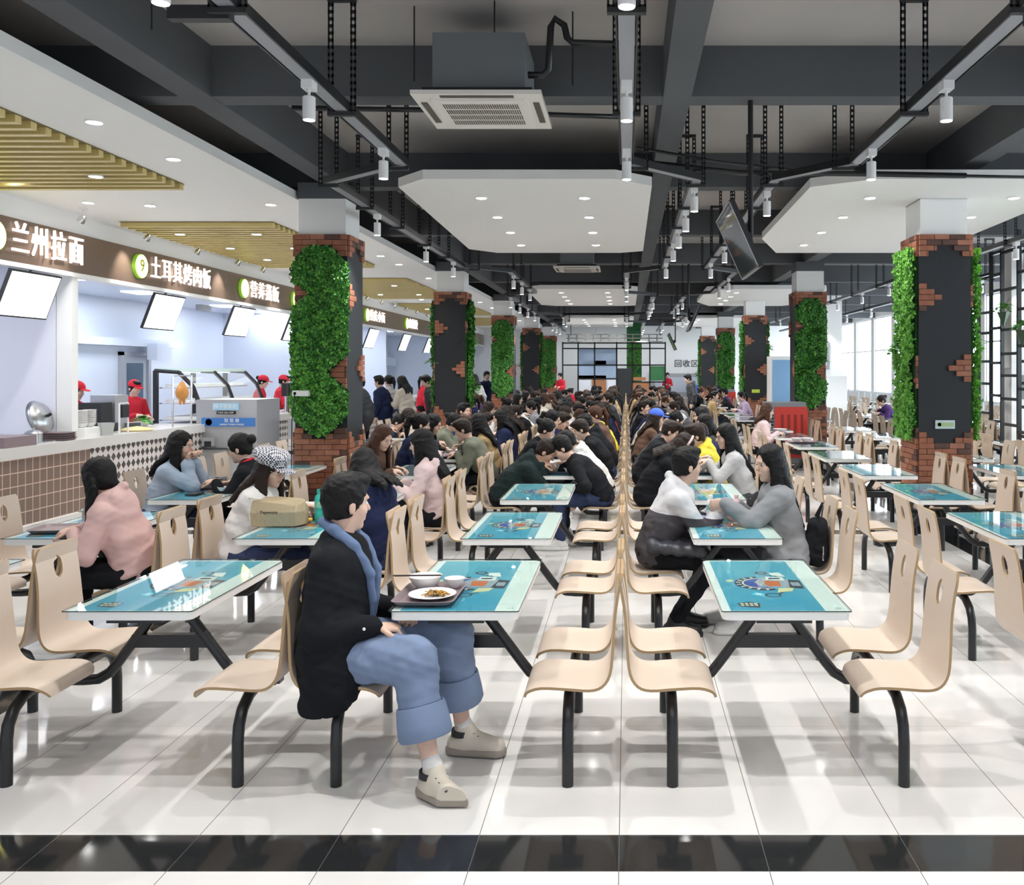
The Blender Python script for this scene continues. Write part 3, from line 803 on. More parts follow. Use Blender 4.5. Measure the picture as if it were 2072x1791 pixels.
t = thing('steel_pot', 'steel condiment pot with a lid between two tray stacks', 'pot', (-7.2, 10.98, CT)); MB().lathe([(.09, 0), (.1, .01), (.1, .12), (.07, .15), (.015, .16), (.015, .18), (0, .185)], seg=24).build('body', M_steel, t, smooth=.7); MB().box(-.14, .14, -.2, .2, 0, .015).build('tray', M_steel, t)
tag(MB().box(-.17, .17, -.22, .22, 0, .10).build('steel_box', M_steelm, loc=(-7.58, 10.98, CT)), 'flat steel container behind the condiment pot', 'container')
t = thing('wok_lid', 'round steel lid propped up on the tan-tiled counter', 'lid', (-7.50, 11.55, CT + .27), 0); MB().lathe([(.24, 0), (.2, .05), (.1, .09), (.0, .10)], (0, 0, 0), 32, 0, Matrix.Rotation(1.25, 3, 'Y')).build('dome', M_steel, t, smooth=True); MB().tube([(.1, 0, .03), (.14, .02, .06)], .02, 8).build('knob', M_blackm, t)
for j, x in enumerate((-7.3, -7.3)):
    for k in range(7): tag(put('bowl', me_bowlM, None, (x + .05, 12.02 + j * .19, CT + .12 + k * .028)), 'white bowl, %s from the bottom of the %s stack by the stall pier' % (SORD[k], ('left', 'right')[j]), 'bowl', 'stacked white bowls at the stall pier')
tag(MB().box(-.2, .2, -.25, .25, 0, .12).build('storage_box', M_plaster, loc=(-7.3, 12.1, CT)), 'low white box under the stacked bowls', 'box')
t = thing('paper_basket', 'pale grey tapered bin on the counter corner right of the stacked bowls', 'bin', (-7.08, 12.3, CT)); MB().lathe([(.09, 0), (.12, .17), (.11, .17), (.08, .01)], seg=4).build('body', mat('grey_bin', (.5, .52, .51), .5), t)
t = thing('card_terminal', 'black payment terminal on a white goalpost stand', 'terminal', (-7.08, 12.62, CT)); MB().tube([(0, 0, 0), (0, 0, .42), (0, .22, .42), (0, .22, 0)], .014, 8).build('stand', M_lampw, t); MB().box(-.03, .03, .03, .20, .22, .40).build('terminal_body', M_tvb, t)
t = thing('noodle_machine', 'dark grey cooking machine behind the counter beside the left worker', 'machine', (-7.62, 13.05, CT + .001)); MB().box(-.2, .2, -.3, .15, 0, .12).box(-.16, .16, -.22, .05, .12, .42).build('body', M_tvb, t); MB().box(-.18, .18, .1, .45, 0, .52).build('side_panel', M_steelm, t)
for k in range(5): tag(MB().lathe([(.10, 0), (.13, .025), (.12, .025)], (0, 0, 0), 20).build('steel_pan', M_steel, loc=(-7.4, 13.55, CT + .02 * k)), 'round steel pan, %s from the bottom of the stack on the diamond-tiled counter' % SORD[k], 'pan', 'stacked steel pans')
M_dough = mat('flatbread', (.80, .62, .30), .7); 
tag(MB().lathe([(.2, 0), (.22, .02), (.15, .05), (0, .07)], (0, 0, 0), 18).build('flatbread_pile', M_dough, loc=(-7.15, 13.2, CT)), 'pile of yellow flatbread on the counter beside the card terminal', 'food')
tag(put('fern_tuft', me_fern2, None, (-7.55, 14.1, CT + .13)), 'green leafy bunch in a pale bowl behind the counter', 'plant')
tag(put('bowl', me_bowlL, None, (-7.55, 14.1, CT + .001)), 'pale bowl holding the green bunch behind the counter', 'bowl')
t = thing('drinks_stand', 'chrome condiment stand with two black pods left of the green column', 'stand', (-7.1, 18.9, CT)); MB().tube([(0, 0, 0), (0, 0, .35)], .05, 10).box(-.1, .1, -.2, .2, 0, .03).build('base', M_chrome, t); 
for y in (-.1, .1): MB().box(-.05, .05, y - .07, y + .07, .35, .62).build('pod', M_tvb, t)
tag(MB().lathe([(.16, 0), (.22, .25), (.21, .25), (.15, .02)], seg=24).build('steel_basin', M_bowl, loc=(-7.1, 19.4, CT)), 'white basin on the counter beside the green column', 'basin')
tag(MB().box(-.35, .35, -1.8, 1.8, 0, .30).prism([(-.35, .30), (.35, .30), (-.1, .62), (-.35, .62)], -1.8, 1.8, 'y').build('extractor_hood', mat('hood_steel', (.52, .58, .68), .35, metal=.2), loc=(-9.53, 34.2, 2.1)), 'large steel extractor hood on the kitchen wall right of the green column', 'hood')
tag(MB().box(-.05, .05, -.18, .18, -.05, .05).build('wall_speaker', mat('grey_plastic', (.25, .27, .32), .5), loc=(-7.3, 15.6, 2.98)), 'small grey speaker under the brown band between two menu screens', 'speaker')

# ============================================================ FAR END
M_gpanel = mat('green_panel', (.03, .13, .05), .9, bump=(50, 1)); M_wood = mat('wood_panel', (.30, .13, .06), .5); M_bluep = mat('blue_grey_panel', (.27, .36, .50), .4); M_palep = mat('pale_panel', (.60, .64, .72), .4)
t = thing('lattice_screen', 'black steel lattice screen with coloured panels at the far end', 'screen', (0, 41.0, 0))
mb = MB()
gx = [-2.9, -2.2, -1.45, -.45, .25, 1.05, 1.75]; gz = [.75, 2.15, 2.9, 3.15]
for x in gx: mb.cbox((x, 0, 1.6), (.06, .06, 3.2))
for z in gz: mb.box(-2.9, 1.75, -.03, .03, z - .03, z + .03)
mb.box(-2.2, -.45, -.03, .03, 1.5, 1.56).box(.25, 1.75, -.03, .03, 1.35, 1.41)
mb.build('frame', M_black, t)
for (a, b, c, d, m_) in ((-2.2, -1.45, 2.18, 2.87, M_bluep), (-1.45, -.45, 2.18, 2.87, M_bluep), (-1.45, -.9, 2.18, 2.35, M_wood), (-2.2, -.45, 1.56, 2.12, M_bluep), (-2.2, -.9, 1.5, 1.68, M_wood), (-1.6, -.9, .8, 1.5, M_wood), (-2.2, -1.6, .8, 1.5, M_palep), (-.9, -.45, .8, 1.5, M_palep),
                         (-.45, .25, .0, 2.0, M_chalk), (.25, 1.05, .8, 1.35, M_wood), (1.05, 1.75, 1.45, 2.1, M_gpanel), (.28, .9, 1.45, 1.6, M_wood)):
    MB().box(a + .03, b - .03, -.015, .015, c, d).build('infill_panel', m_, t)
c6 = thing('green_pillar', 'leaf-covered pillar rising behind the black lattice screen', 'pillar', (.35, 42.4, 0)); MB().box(-.35, .35, -.3, .3, 0, HB).build('shaft', M_gpanel, c6); tag(put('foliage', me_leafB, c6, (0, -.3, 0)), kind='stuff')
t = thing('grating_canopy', 'grey metal grating canopy above the lattice screen', 'canopy', (0, 40.5, 3.35))
mb = MB()
for k in range(12): mb.cbox((-2.6 + k * .36, 0, 0), (.04, .5, .3))
mb.box(-2.7, 1.6, -.28, -.24, -.18, -.14).box(-2.7, 1.6, -.28, -.24, .14, .18).box(-2.7, 1.6, -.2, .2, -.02, .02)
mb.build('grating', mat('grey_grating', (.24, .235, .22), .6), t)
MB().tube([(-2.5, 0, .1), (-2.5, 0, HSL - 3.35)], .02, 6).tube([(1.5, 0, .1), (1.5, 0, HSL - 3.35)], .02, 6).build('hanger', M_black, t)
t = thing('wall_lettering', 'three dark characters on the far white wall', 'lettering', (3.15, Y1 - .02, 2.25)); 
for k, ch in enumerate('回收区'): text('character', ch, .42, M_blackm, t, (-.42 + k * .44, 0, 0), (PI / 2, 0, 0), .01)
text('character', '餐具', .30, M_blackm, t, (-.98, 0, -.0), (PI / 2, 0, 0), .01) if False else None
op = struct(MB().box(1.2, 4.2, Y1 - .06, Y1 - .01, .0, 1.75).build('window_hatch', mat('hatch_grey', (.42, .43, .44), .5)))
MB().box(1.5, 4.0, Y1 - .08, Y1 - .06, .75, 1.55).build('hatch_opening', M_palep, op)
tag(MB().box(4.4, 5.6, Y1 - .8, Y1 - .1, 0, 2.05).build('white_kiosk', M_plaster), 'rounded white kiosk by the far wall right of the hatch', 'kiosk')
for x in (3.55, 4.55): tag(MB().box(x, x + .35, Y1 - 1.4, Y1 - 1.05, 0, 1.15).build('waste_bin', M_bl), 'blue bin by the hatch at the far wall', 'bin', 'blue bins at the far wall')
struct(MB().box(-7.1, -3.6, Y1 - 3, Y1 - 2.9, 0, HS).build('wall_end_left', M_plaster))
M_gd = mat('grey_doorway', (.30, .32, .34), .4)
tag(MB().box(-.4, .4, 0, .12, 0, 2.1).build('menu_board', M_gd, loc=(-4.7, Y1 - 3.13, .0)), 'grey board on the far left end wall', 'board')
M_red = mat('red_vent_panel', (.62, .045, .03), .45)
def cooler(x, y, label, s=1.):
    t = thing('air_cooler', label, 'air cooler', (x, y, 0), scale=s)
    MB().box(-.36, .36, -.3, .3, .1, 1.22).build('body', mat('cooler_grey', (.25, .27, .29), .5), t)
    MB().box(-.22, .38, -.33, -.3, .2, 1.14).build('front_panel', M_red, t)
    m_ = MB()
    for k in range(4): m_.box(-.10 + k * .12, -.06 + k * .12, -.345, -.33, .3, 1.0)
    m_.build('groove', mat('dark_red', (.25, .02, .015), .6), t)
    m_ = MB()
    for k in range(8): m_.box(-.34, -.24, -.31, -.3, .55 + k * .06, .58 + k * .06)
    m_.build('side_louvre', M_blackm, t)
    for a in (-.28, .28): MB().cbox((a, 0, .05), (.08, .4, .1)).build('caster', M_black, t)
cooler(3.1, 17.85, 'large red-fronted air cooler standing left of the second right column', 1.05)
cooler(3.5, 32.5, 'distant red-fronted air cooler by the fourth right column', 1.)
t = thing('display_fridge', 'blue glass-fronted display fridge with cursive lettering behind the second right column', 'fridge', (4.75, 25.5, 0))
MB().box(-.75, .75, -.3, .3, 0, 2.3).build('cabinet', M_plaster, t); MB().box(-.68, .68, -.32, -.3, .5, 2.2).build('glass_door', mat('blue_glass', (.22, .42, .68), .15), t)
text('lettering', 'Cuisine', .42, M_tvb, t, (.25, -.325, 1.35), (PI / 2, 0, 0), .002).rotation_euler = (PI / 2, PI / 2 * -1, 0)
tag(MB().box(-.3, .3, -.25, .25, 0, 1.75).build('white_cabinet', M_plaster, loc=(6.1, 26.5, 0)), 'tall plain white cabinet near the windows right of the second right column', 'cabinet')
t = thing('wall_notice', 'dark framed notice on the pier right of the second right column', 'notice', (5.9, 27.3, 2.35)); MB().box(-.22, .22, -.03, .0, -.42, .42).build('board', M_gd, t); MB().box(-.13, .13, -.035, -.03, -.3, .3).build('print', M_palep, t)
struct(MB().box(5.5, 6.5, 27.3, 27.5, 0, HSL).build('wall_pier_right', M_plaster))
# lattice partition on the right
t = thing('plant_partition', 'tall black steel lattice partition with hanging planters on the right', 'partition', (6.85, 0, 0))
mb = MB()
ly = [15.0, 15.8, 16.5, 17.0, 17.6, 18.1]
for y in ly: mb.cbox((0, y, 2.1), (.06, .06, 4.2))
r = random.Random(4)
for a, b in zip(ly[:-1], ly[1:]):
    z = r.uniform(.3, .6)
    while z < 4.1:
        mb.box(-.03, .03, a, b, z - .025, z + .025); z += r.uniform(.35, .75)
mb.build('frame', M_black, t)
t = thing('plant_partition', 'short black lattice partition at the right frame edge', 'partition', (6.4, 0, 0))
mb = MB()
for y in (14.3, 14.75): mb.cbox((0, y, 2.1), (.06, .06, 4.2))
for z in (.9, 1.6, 2.3, 2.9, 3.5, 4.0): mb.box(-.03, .03, 14.3, 14.75, z - .025, z + .025)
mb.build('frame', M_black, t)
struct(MB().box(6.98, 7.42, 16.4, 16.8, 0, HB).build('wall_pillar_right', M_plaster))
for k, (x, y, z) in enumerate(((6.75, 16.2, 2.95), (6.35, 14.5, 2.55))):
    t = thing('hanging_planter', 'pointed hanging planter with fern leaves on the %s' % ('black partition', 'right frame edge')[k], 'planter', (x, y, z))
    put('fern', me_fern, t, (0, 0, .08)); MB().lathe([(0, -.28), (.12, 0), (.10, 0)], seg=4).build('pot', mat('dark_green_pot', (.05, .09, .05), .6), t)
    MB().tube([(0, 0, 0), (.1, 0, .25)], .004, 5).build('cord', M_black, t)
for k in range(3):
    t = thing('pendant_lamp', 'black dome pendant lamp behind the black partition, %s from the left' % ('third', 'second', 'first')[k], 'lamp', (7.9 + k * .25, 17.9 + k * .7, 2.55), group='black dome pendants behind the partition')
    MB().lathe([(.03, .12), (.12, .09), (.17, 0), (.15, 0)], seg=20).build('shade', M_black, t, smooth=True); MB().tube([(0, 0, .1), (0, 0, HSL - 2.55)], .006, 6).build('cord', M_black, t)
tag(MB().box(-.005, .005, -.1, .1, -.22, .22).build('wall_poster', mat('grey_poster', (.2, .24, .24), .5), loc=(7.2, 16.39, 1.6), rot=(0, 0, PI / 2)), 'small grey poster on the white pillar behind the partition', 'poster')
for k, x in enumerate((-6, -3.5, -1.5, .5, 2.5, 4.5, 7, 9)):  # added fittings and lamps, put in to brighten the far wall
    t = thing('wall_washer', 'added white spotlight on the last beam, %s from the left, aimed at the far wall' % SORD[k], 'spotlight', (x, 45.2, 3.9), group='added spotlights before the far wall')
    MB().box(-.04, .04, -.04, .04, .15, .24).tube([(0, 0, .15), (0, .05, .02)], .012, 8).tube([(0, -.02, .06), (0, .10, -.06)], .045, 14).build('lamp_tube', M_lampw, t)
    d = lamp('SPOT', 'washer_lamp', (x, 45.34, 3.80), 50, (.95, .98, 1), size=.04, spot=2.1, blend=.9); d.rotation_euler = (.75, 0, 0)
struct(MB().box(-11, XR, 45.05, 45.3, HB, HSL).build('trim_far', M_conc))
# security camera on second left column
t = thing('security_camera', 'white bullet security camera by the soffit near the third left column', 'camera', (-3.9, 20.4, 3.4)); MB().tube([(0, -.12, -.06), (0, .08, 0)], .045, 12).build('body', M_lampw, t, smooth=.6); MB().tube([(0, -.125, -.062), (0, -.13, -.063)], .035, 12).build('lens', M_black, t); MB().tube([(0, .03, 0), (0, .03, .55)], .015, 6).build('mount', M_lampw, t)

# ============================================================ TABLE SETS
TH = .79
def table_parts():
    P = []
    # wooden top with rounded corners
    def rr(l, w, r, n=4):
        out = []
        for cx, cy, a0 in ((l / 2 - r, w / 2 - r, 0), (-l / 2 + r, w / 2 - r, 90), (-l / 2 + r, -w / 2 + r, 180), (l / 2 - r, -w / 2 + r, 270)):
            for k in range(n + 1):
                a = math.radians(a0 + 90 * k / n); out.append((cx + r * math.cos(a), cy + r * math.sin(a)))
        return out
    top = MB().prism(rr(.59, 1.14, .035), TH - .045, TH - .0075).mesh('tabletop', M_tabw, .6)
    gl = MB().prism(rr(.605, 1.155, .012), TH - .005, TH).mesh('glass_top', [M_glasst])
    gl.materials.append(M_glasse)
    for p in gl.polygons: p.material_index = 1 if abs(p.normal.z) < .5 else 0
    return top, gl
M_glasst = bpy.data.materials.new('table_glass'); M_glasst.use_nodes = True
nt = M_glasst.node_tree; nt.nodes.clear()
_o = N(nt, 'ShaderNodeOutputMaterial'); _t = N(nt, 'ShaderNodeBsdfTransparent'); _g = N(nt, 'ShaderNodeBsdfGlossy'); _m = N(nt, 'ShaderNodeMixShader'); _f = N(nt, 'ShaderNodeFresnel')
_t.inputs[0].default_value = (.93, .98, .97, 1); _g.inputs['Roughness'].default_value = .02; _f.inputs[0].default_value = 1.5
_ge = N(nt, 'ShaderNodeNewGeometry'); nt.links.new(mth(nt, 'MULTIPLY', _f.outputs[0], mth(nt, 'SUBTRACT', 1., _ge.outputs['Backfacing'])), _m.inputs[0]); nt.links.new(_t.outputs[0], _m.inputs[1]); nt.links.new(_g.outputs[0], _m.inputs[2]); nt.links.new(_m.outputs[0], _o.inputs[0])
M_glasse = mat('glass_edge_dark', (.008, .02, .02), .15)
# poster under the glass: teal sheet with generic printed shapes
def poster_material():
    m = mat('teal_poster', (.05, .4, .6), .5)
    nt = m.node_tree; b = nt.nodes['Principled BSDF']
    tc = N(nt, 'ShaderNodeTexCoord'); n = N(nt, 'ShaderNodeTexNoise'); n.inputs['Scale'].default_value = 3.2; n.inputs['Detail'].default_value = 1.5
    nt.links.new(tc.outputs['Object'], n.inputs['Vector'])
    o = xyz(nt)
    g = mth(nt, 'ADD', mth(nt, 'MULTIPLY', o[1], .35), mth(nt, 'ADD', mth(nt, 'MULTIPLY', n.outputs['Fac'], 1.2), -.12))
    nt.links.new(mixc(nt, g, (.02, .27, .44), (.15, .44, .52)), b.inputs['Base Color'])
    return m
M_post = poster_material()
M_pw = mat('poster_white', (.70, .73, .70), .5); M_pg = mat('poster_grey', (.33, .37, .42), .5); M_pd = mat('poster_dark', (.05, .05, .07), .5); M_po = mat('poster_orange', (.62, .16, .06), .5); M_pc = mat('poster_cream', (.70, .64, .36), .5); M_pb = mat('poster_indigo', (.06, .09, .36), .5); M_ps = mat('poster_cyan', (.10, .55, .75), .5)
def poster_me():
    mb = MB(); z = TH - .0072
    def poly(pts, mi, k): mb.add([(x, y, z + k * .00012) for x, y in pts], [tuple(range(len(pts)))], mi)
    def rect(x0, x1, y0, y1, mi, k): poly([(x0, y0), (x1, y0), (x1, y1), (x0, y1)], mi, k)
    rect(-.235, .285, -.55, .55, 1, 0); rect(-.255, .185, -.545, .55, 0, 1)
    def arc(cx, cy, r0, r1, a0, a1, mi, k, n=18):
        for i in range(n):
            a = a0 + (a1 - a0) * i / n; b = a0 + (a1 - a0) * (i + 1) / n
            poly([(cx + r * math.cos(t), cy + r * math.sin(t)) for r, t in ((r0, a), (r1, a), (r1, b), (r0, b))], mi, k)
    arc(-.02, .0, .10, .155, PI * .55, PI * 1.6, 3, 2); arc(-.02, .0, .105, .115, PI * .55, PI * 1.6, 1, 3)
    for i in range(9):
        a = PI * (.62 + .11 * i); c, s = math.cos(a), math.sin(a)
        poly([(-.02 + c * .122 - s * .008, s * .122 + c * .008), (-.02 + c * .122 + s * .008, s * .122 - c * .008), (-.02 + c * .146 + s * .007, s * .146 - c * .007), (-.02 + c * .146 - s * .007, s * .146 + c * .007)], 1, 4)
    arc(-.02, 0, 0, .10, 0, 2 * PI, 6, 2, 24)
    poly([(-.04, -.08), (.09, -.10), (.13, .0), (.10, .13), (-.02, .12), (-.07, .02)], 2, 5)
    poly([(-.01, -.06), (.06, -.07), (.07, .05), (-.02, .05)], 4, 6)
    poly([(.0, .07), (.10, .06), (.10, .14), (.01, .15)], 1, 6); rect(.02, .08, .09, .12, 3, 7)
    poly([(.10, -.10), (.17, -.12), (.18, .06), (.12, .08)], 3, 6); rect(.12, .165, -.06, .02, 2, 7)
    poly([(.02, -.20), (.10, -.17), (.12, -.10), (.04, -.11)], 5, 5)
    poly([(.05, .16), (.12, .15), (.10, .25), (.04, .24)], 1, 5); arc(.0, .24, .02, .035, 0, 2 * PI, 3, 5, 12); poly([(.0, .20), (.01, .19), (.08, .15), (.07, .17)], 3, 5)
    arc(-.01, -.25, .03, .042, 0, 2 * PI, 3, 4, 14); poly([(.02, -.22), (.03, -.23), (.11, -.12), (.10, -.11)], 3, 4); poly([(-.12, -.24), (-.06, -.28), (-.05, -.22), (-.09, -.19)], 7, 4); poly([(-.10, -.235), (-.07, -.255), (-.065, -.23), (-.085, -.21)], 1, 5)
    poly([(-.20, -.47), (-.11, -.49), (-.10, -.41), (-.15, -.38), (-.21, -.41)], 3, 3)
    for i in range(2):
        for j in range(4): rect(-.195 + j * .022, -.18 + j * .022, -.455 + i * .03, -.435 + i * .03, 5 if (i + j) % 2 else 1, 4)
    poly([(-.19, .03), (-.17, .06), (-.185, .085), (-.21, .07), (-.215, .04)], 5, 3)
    for a in (-.5, .5): arc(.255, a, .010, .014, 0, 2 * PI, 2, 3, 10)
    return mb.mesh('poster', [M_post, M_pw, M_pg, M_pd, M_po, M_pc, M_pb, M_ps])
ME_top, ME_glass = table_parts(); ME_poster = poster_me()
ME_poster2 = ME_poster.copy(); ME_poster2.name = 'poster'
for i_, m_ in enumerate((mat('slate_poster', (.09, .115, .13), .5, var=(3, .5)), M_pg, M_pg, M_pd, M_pd, M_pg, M_pd, M_pg)): ME_poster2.materials[i_] = m_
def grid_shell(P, wid, nu, thick, hole=None, mats=None, name='seat'):
    """P: profile list (x,z); wid: half widths per station; hole (v0,v1,cx_half,cz_half) in profile indices"""
    nv = len(P); V = []
    for j, ((x, z), w) in enumerate(zip(P, wid)):
        for i in range(nu + 1): V.append(Vector((x, -w + 2 * w * i / nu, z)))
    idx = lambda i, j: j * (nu + 1) + i
    rem = set()
    if hole:
        j0, j1, i0, i1 = hole
        for j in range(j0, j1):
            for i in range(i0, i1): rem.add((i, j))
        ring = [(i, j0) for i in range(i0, i1)] + [(i1, j) for j in range(j0, j1)] + [(i, j1) for i in range(i1, i0, -1)] + [(i0, j) for j in range(j1, j0, -1)]
        c = sum((V[idx(*p)] for p in ring), Vector()) / len(ring)
        ax = (V[idx(i0, j1)] - V[idx(i0, j0)]); hz = ax.length / 2; ax.normalize()
        hy = abs(V[idx(i1, j0)].y - V[idx(i0, j0)].y) / 2
        for p in ring:
            d = V[idx(*p)] - c; u, v = d.y / hy, d.dot(ax) / hz; l = math.hypot(u, v)
            V[idx(*p)] = c + Vector((0, 1, 0)) * (u / l * hy) + ax * (v / l * hz)
    F = [(idx(i, j), idx(i + 1, j), idx(i + 1, j + 1), idx(i, j + 1)) for j in range(nv - 1) for i in range(nu) if (i, j) not in rem]
    Nn = [Vector() for _ in V]
    for f in F:
        n = (V[f[1]] - V[f[0]]).cross(V[f[3]] - V[f[0]])
        for k in f: Nn[k] += n
    n0 = len(V); V2 = V + [v - n.normalized() * thick if n.length > 0 else v for v, n in zip(V, Nn)]
    cnt = {}
    for f in F:
        for a, b in zip(f, f[1:] + f[:1]): cnt[(a, b)] = 1
    sides = [(b, a, a + n0, b + n0) for (a, b) in cnt if (b, a) not in cnt]
    mb = MB(); mb.add(V2, F + [tuple(k + n0 for k in reversed(f)) for f in F], 0); n = len(mb.f)
    for s_ in sides: mb.f.append(list(s_)); mb.m.append(1)
    return mb.mesh(name, mats, .7)
def spline(pts, n):
    out = []
    P = [Vector(p) for p in pts]
    for i in range(len(P) - 1):
        p0 = P[max(0, i - 1)]; p1 = P[i]; p2 = P[i + 1]; p3 = P[min(len(P) - 1, i + 2)]
        for k in range(n):
            t = k / n
            out.append(.5 * ((2 * p1) + (p2 - p0) * t + (2 * p0 - 5 * p1 + 4 * p2 - p3) * t * t + (3 * p1 - p0 - 3 * p2 + p3) * t ** 3))
    out.append(P[-1]); return out
# profile: x, z, halfwidth
prof = spline([(.205, .405, .165), (.185, .440, .192), (.12, .462, .203), (.0, .458, .205), (-.10, .452, .205), (-.155, .468, .203), (-.188, .52, .198), (-.200, .62, .190), (-.208, .75, .180), (-.220, .85, .178), (-.236, .935, .176), (-.243, .97, .160)], 3)
# finer stations near the hole
ME_seat = grid_shell([(p.x, p.y) for p in prof], [p.z for p in prof], 10, .013, hole=(25, 29, 4, 6), mats=[M_ply, M_plyedge], name='seat')
def bench_me():
    a = MB()
    y = .45
    pts = [(0, -y, 0), (0, -y, .20), (0, -y + .012, .27), (0, -y + .05, .33), (0, -y + .12, .37), (0, -y + .22, .385), (0, y - .22, .385), (0, y - .12, .37), (0, y - .05, .33), (0, y - .012, .27), (0, y, .20), (0, y, 0)]
    a.tube(pts, .0265, 12)
    for s in (-.28, .28):
        a.cbox((0, s, .415), (.05, .05, .07)); a.cbox((0, s, .444), (.20, .12, .008))
    return a.mesh('bench_frame', M_black, .9)
ME_bench = bench_me()
def tframe_me():
    a = MB()
    for s in (-1, 1):
        a.tube([(s * .045, 0, TH - .05), (s * .09, 0, .66), (s * .27, 0, .42), (s * .31, 0, .37), (s * .37, 0, .335), (s * .44, 0, .33), (s * .53, 0, .33)], .0265, 12)
        a.box(s * .53 - .03, s * .53 + .03, -.03, .03, .32, .385)
    a.box(-.19, .19, -.022, .022, .50, .565)
    a.box(-.13, .13, -.35, .35, TH - .075, TH - .048)
    return a.mesh('table_frame', M_black, .9)
ME_tframe = tframe_me()
GX = {0: -3.84, 1: -2.31, 2: -.80, 3: .74, 4: 2.80, 5: 4.34, 6: 6.05, 7: 7.6, 8: 9.1}
GNAME = {0: 'row by the stall aisle', 1: 'left row', 2: 'row left of centre', 3: 'row right of centre', 4: 'row right of the aisle', 5: 'row behind the right columns', 6: 'first row past right columns', 7: 'second row past right columns', 8: 'row along the windows'}
PITCH = 1.8
def seat_pos(g, side, row, far):
    """side -1 = left bench (faces +x), +1 = right bench; returns x, y, rz"""
    return GX[g] + side * .53, 4.59 + (row - 1) * PITCH + (.28 if far else -.28), (0 if side < 0 else PI)
def table_center(g, row): return GX[g], 4.75 + (row - 1) * PITCH
TNOTE = {}
def make_set(g, row, note=None):
    cx = GX[g]; cy = 4.59 + (row - 1) * PITCH
    lab = note or 'four-seat canteen table, %s from the camera, %s' % (ORD[row - 1], GNAME[g])
    t = thing('canteen_table', lab, 'table', (cx, cy, 0), group=None)
    tp = put('tabletop', ME_top, t, (0, .16, 0))
    put('poster', ME_poster2 if (g >= 6 or (g >= 4 and row > 4) or (g < 4 and row > 5) or (g == 1 and row > 3) or (g == 0 and row > 4)) else ME_poster, tp); put('glass_top', ME_glass, tp)
    put('table_frame', ME_tframe, t)
    for s in (-1, 1):
        put('bench_frame', ME_bench, t, (s * .53, 0, 0))
        for f in (-.28, .28): put('seat', ME_seat, t, (s * .53, f, 0), (0, 0, 0 if s < 0 else PI))
notes = {(3, 1): 'empty canteen table with four beech seats and a blue poster, nearest right of centre',
         (2, 1): 'canteen table with four beech seats holding the half-eaten noodle tray, nearest left of centre',
         (1, 1): 'empty glass-topped canteen table with four beech seats at the front left',
         (3, 2): 'canteen table with the two drink bottles between the hoodie boy and the grey-coat girl',
         (1, 2): 'canteen table under the brown paper bag'}
skip = {(0, 4), (0, 9), (0, 13), (0, 18), (4, 9), (5, 9), (4, 13), (5, 13), (4, 18), (5, 18), (5, 14), (4, 14)}
skip = {(g, r) for g in (0, 4, 5) for r in (9, 13, 18)}
for g in GX:
    for row in range(1, 20):
        if (g, row) in skip: continue
        if g == 0 and row == 1: pass
        if g >= 6 and (row < (4 if g == 6 else 5) or row > 17): continue
        if g == 5 and row < 3: continue
        if g in (6, 7) and row in (6, 7) : 
            if g == 6 and row == 7: continue
        if g == 6 and row in (12, 13): continue
        if g == 7 and row in (7,): continue
        make_set(g, row, notes.get((g, row)))

